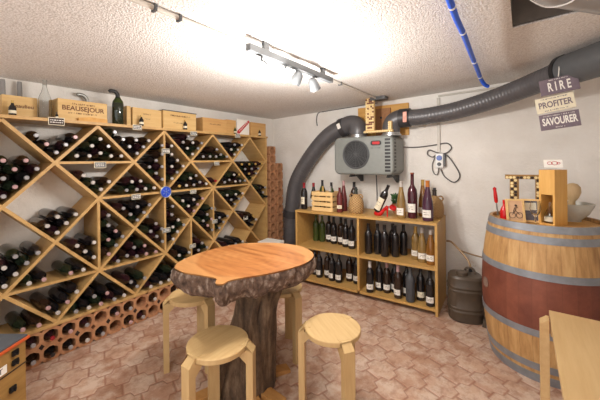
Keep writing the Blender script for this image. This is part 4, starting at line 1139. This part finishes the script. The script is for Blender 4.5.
for l in range(NLv + 1):
    z = .012 + l / NLv * .65; rr = []
    for i in range(NS):
        a = 2 * PI * i / NS; r = .178 - .055 * min(1, z / .42) + .03 * max(0, (z - .5) / .15)
        r += mn.noise(Vector((math.cos(a) * 4.5, math.sin(a) * 4.5, z * 2.2))) * .022 + mn.noise(Vector((math.cos(a) * 14, math.sin(a) * 14, z * 5))) * .012
        rr.append(mbk.bm.verts.new((-.035 + .085 * z / .65 + r * math.cos(a), -.02 + .062 * z / .65 + r * math.sin(a), z)))
    rings.append(rr)
for A, B in zip(rings, rings[1:]):
    for i in range(NS): mbk.face([A[i], A[(i + 1) % NS], B[(i + 1) % NS], B[i]])
mbk.face(rings[0][::-1]); mbk.face(rings[-1])
mbk.build('trunk', M['bark'], tb, smooth=True, angle=70)
for aa in (40, 130, 220, 310, -20):
    a = math.radians(aa + 22)
    q = Matrix.Translation((-.035, -.02, 0)) @ Matrix.Rotation(a, 4, 'Z')
    MB().prism([(.08, 0.0), (.285, 0.0), (.285, .018), (.08, .045)], -.035, .035, 'y', q).build('foot_plank', M['plank'], tb, bevel=.002)

# ------------------------------------------------------------------ stools
def make_stool():
    t = thing('wooden_stool', '', 'stool')
    R = .145
    MB().lathe([(0, .43), (R - .003, .43), (R, .433), (R, .453), (R - .003, .456), (0, .456)], 48).build('seat', M['stool'], t, smooth=True, angle=30)
    for k in range(3):
        q = Matrix.Rotation(k * 2 * PI / 3, 4, 'Z')
        pts = [(R + .001, 0), (R + .034, 0), (R + .034, .424), (R - .012, .4585), (R - .034, .4585), (R - .034, .4565), (R + .001, .4565), (R + .001, .4295), (R - .035, .4295), (R - .035, .408), (R + .001, .372)]
        MB().prism(pts, -.029, .029, 'y', q).build('leg', M['stool'], t, bevel=.0015)
    return t
st0 = make_stool(); chs = tree(st0)
D = math.radians
ST = [(1.697, .952, D(-90), 'wooden stool in front of the table on the left, near the trunk'), (2.086, 1.382, D(-34), 'wooden stool on the right with its seat fully in view'),
      (1.13, 1.20, D(-116), 'wooden stool half under the left end of the table, before the rack'), (1.53, 1.632, D(-11), 'wooden stool tucked behind the table on the shelf side')]
for i, (x, y, rz, lab) in enumerate(ST):
    o = st0 if i == 0 else copy_tree(st0, chs)
    o.location = (x, y, 0); o.rotation_euler = (0, 0, rz); o['label'] = lab; o['group'] = 'round stools around the log table'

# ------------------------------------------------------------------ right-hand low table
rt = thing('oak_side_table', 'light oak table with square legs cut off at the right', 'table', (3.29, 1.36, 0))
MB().box(-.30, -.5, .57, .36, .51, .60).build('table_top', M['bench'], rt, bevel=.002)
for sx in (-1, 1):
    for sy in (-1, 1):
        x0 = -.338 if sx < 0 else .364; xa, xb = (x0, x0 + .034); y0 = .40 if sy > 0 else -.47
        pts = [(xa, 0), (xb, 0), (xb, .592), (xb - .01, .592), (xa, .572)] if sx < 0 else [(xa, 0), (xb, 0), (xb, .572), (xa + .01, .592), (xa, .592)]
        MB().prism(pts, y0, y0 + .06, 'y').build('leg', M['bench'], rt, bevel=.0015)
MB().box(-.28, -.44, .51, -.26, .46, .57).build('apron', M['bench'], rt); MB().box(.32, -.44, .51, .34, .46, .57).build('apron', M['bench'], rt)
MB().box(-.3, .41, .52, .36, .43, .57).build('apron', M['bench'], rt); MB().box(-.3, -.46, .52, .36, -.44, .57).build('apron', M['bench'], rt)

# ------------------------------------------------------------------ chest at the near left
ch = thing('wooden_chest', 'wooden chest with slate top and orange edge at the lower left corner', 'chest', (.755, .09, 0), .61)
MB().box(-.22, -.42, 0, .22, .27, .405).build('body', M['trunkwood'], ch, bevel=.003)
MB().box(-.228, -.43, .405, .236, .279, .418).build('edge_trim', M['orange'], ch, bevel=.002)
MB().box(-.222, -.424, .418, .228, .271, .43).build('top', M['slate'], ch, bevel=.003)
MB().box(.2201, -.42, .282, .2225, .27, .288).build('drawer_gap', M['ink'], ch)
for z, yy in ((.325, .205), (.372, .205), (.20, .19)):
    cl = MB().box(.2225, yy - .016, z - .014, .234, yy + .016, z + .014).build('clasp', M['blackmetal'], ch, bevel=.003)
    MB().tube([(.234, yy - .012, z), (.242, yy, z - .01), (.234, yy + .012, z)], .003, 6).build('clasp_ring', M['blackmetal'], cl)
MB().box(.2225, .085, .30, .2238, .165, .34).build('label_plate', M['white'], ch)
text('ET', .034, M['ink'], 'lettering', ch, (.2243, .125, .32), (PI / 2, 0, PI / 2))
# white carton near the brick columns
t = thing('polystyrene_box', 'flat white carton behind the table by the clay brick columns', 'carton', (.62, 2.55, 0), .1)
MB().box(-.11, -.09, 0, .11, .09, .40).build('box', M['white'], t, bevel=.004); MB().box(-.115, -.095, .4, .115, .095, .43).build('lid', M['white'], t, bevel=.004)

# ------------------------------------------------------------------ lights
def light(kind, name, loc, energy, color=(1, .9, .78), **kw):
    d = bpy.data.lights.new(name, kind); d.energy = energy; d.color = color
    for k, v in kw.items(): setattr(d, k, v)
    o = bpy.data.objects.new(name, d); C.objects.link(o); o.location = loc; return o
for i, (y, tl) in enumerate(heads):
    light('POINT', 'spot_bulb', (1.78 + .085 * tl[0], 1.52 + y + .085 * tl[1], zc(1.7) - .19 + .085 * tl[2]), 7.4, (1, .965, .92), shadow_soft_size=.03)
# added area fill behind the camera, not a visible fixture of the room
a = light('AREA', 'rear_fill_light', (2.5, -.75, 1.86), 16, (1, .96, .91), shape='RECTANGLE', size=1.2, size_y=.5)
w = bpy.data.worlds.new('ambient_fill'); bpy.context.scene.world = w; w.use_nodes = True  # even fill from the open camera side, added for brightness; cellar has no window
w.node_tree.nodes['Background'].inputs[0].default_value = (1, .985, .97, 1); w.node_tree.nodes['Background'].inputs[1].default_value = .85

# ------------------------------------------------------------------ camera
cam = bpy.data.cameras.new('camera'); co = bpy.data.objects.new('camera', cam); C.objects.link(co)
f, roll = 305., .010; a = math.atan2(223, f)
cam.sensor_width = 36; cam.sensor_fit = 'HORIZONTAL'; cam.lens = 36 * f / 600; cam.shift_y = -39.6 / 600; cam.clip_start = .02
F = Vector((-math.sin(a), math.cos(a), 0)); R = Vector((math.cos(a), math.sin(a), 0)); Z = Vector((0, 0, 1))
rc = R * math.cos(roll) - Z * math.sin(roll); uc = Z * math.cos(roll) + R * math.sin(roll)
co.matrix_world = Matrix(((rc.x, uc.x, -F.x, 2.896), (rc.y, uc.y, -F.y, 0), (rc.z, uc.z, -F.z, 1.325), (0, 0, 0, 1)))
sc = bpy.context.scene; sc.camera = co
sc.view_settings.view_transform = 'Standard'; sc.view_settings.look = 'None'; sc.view_settings.exposure = .94; sc.view_settings.gamma = 1
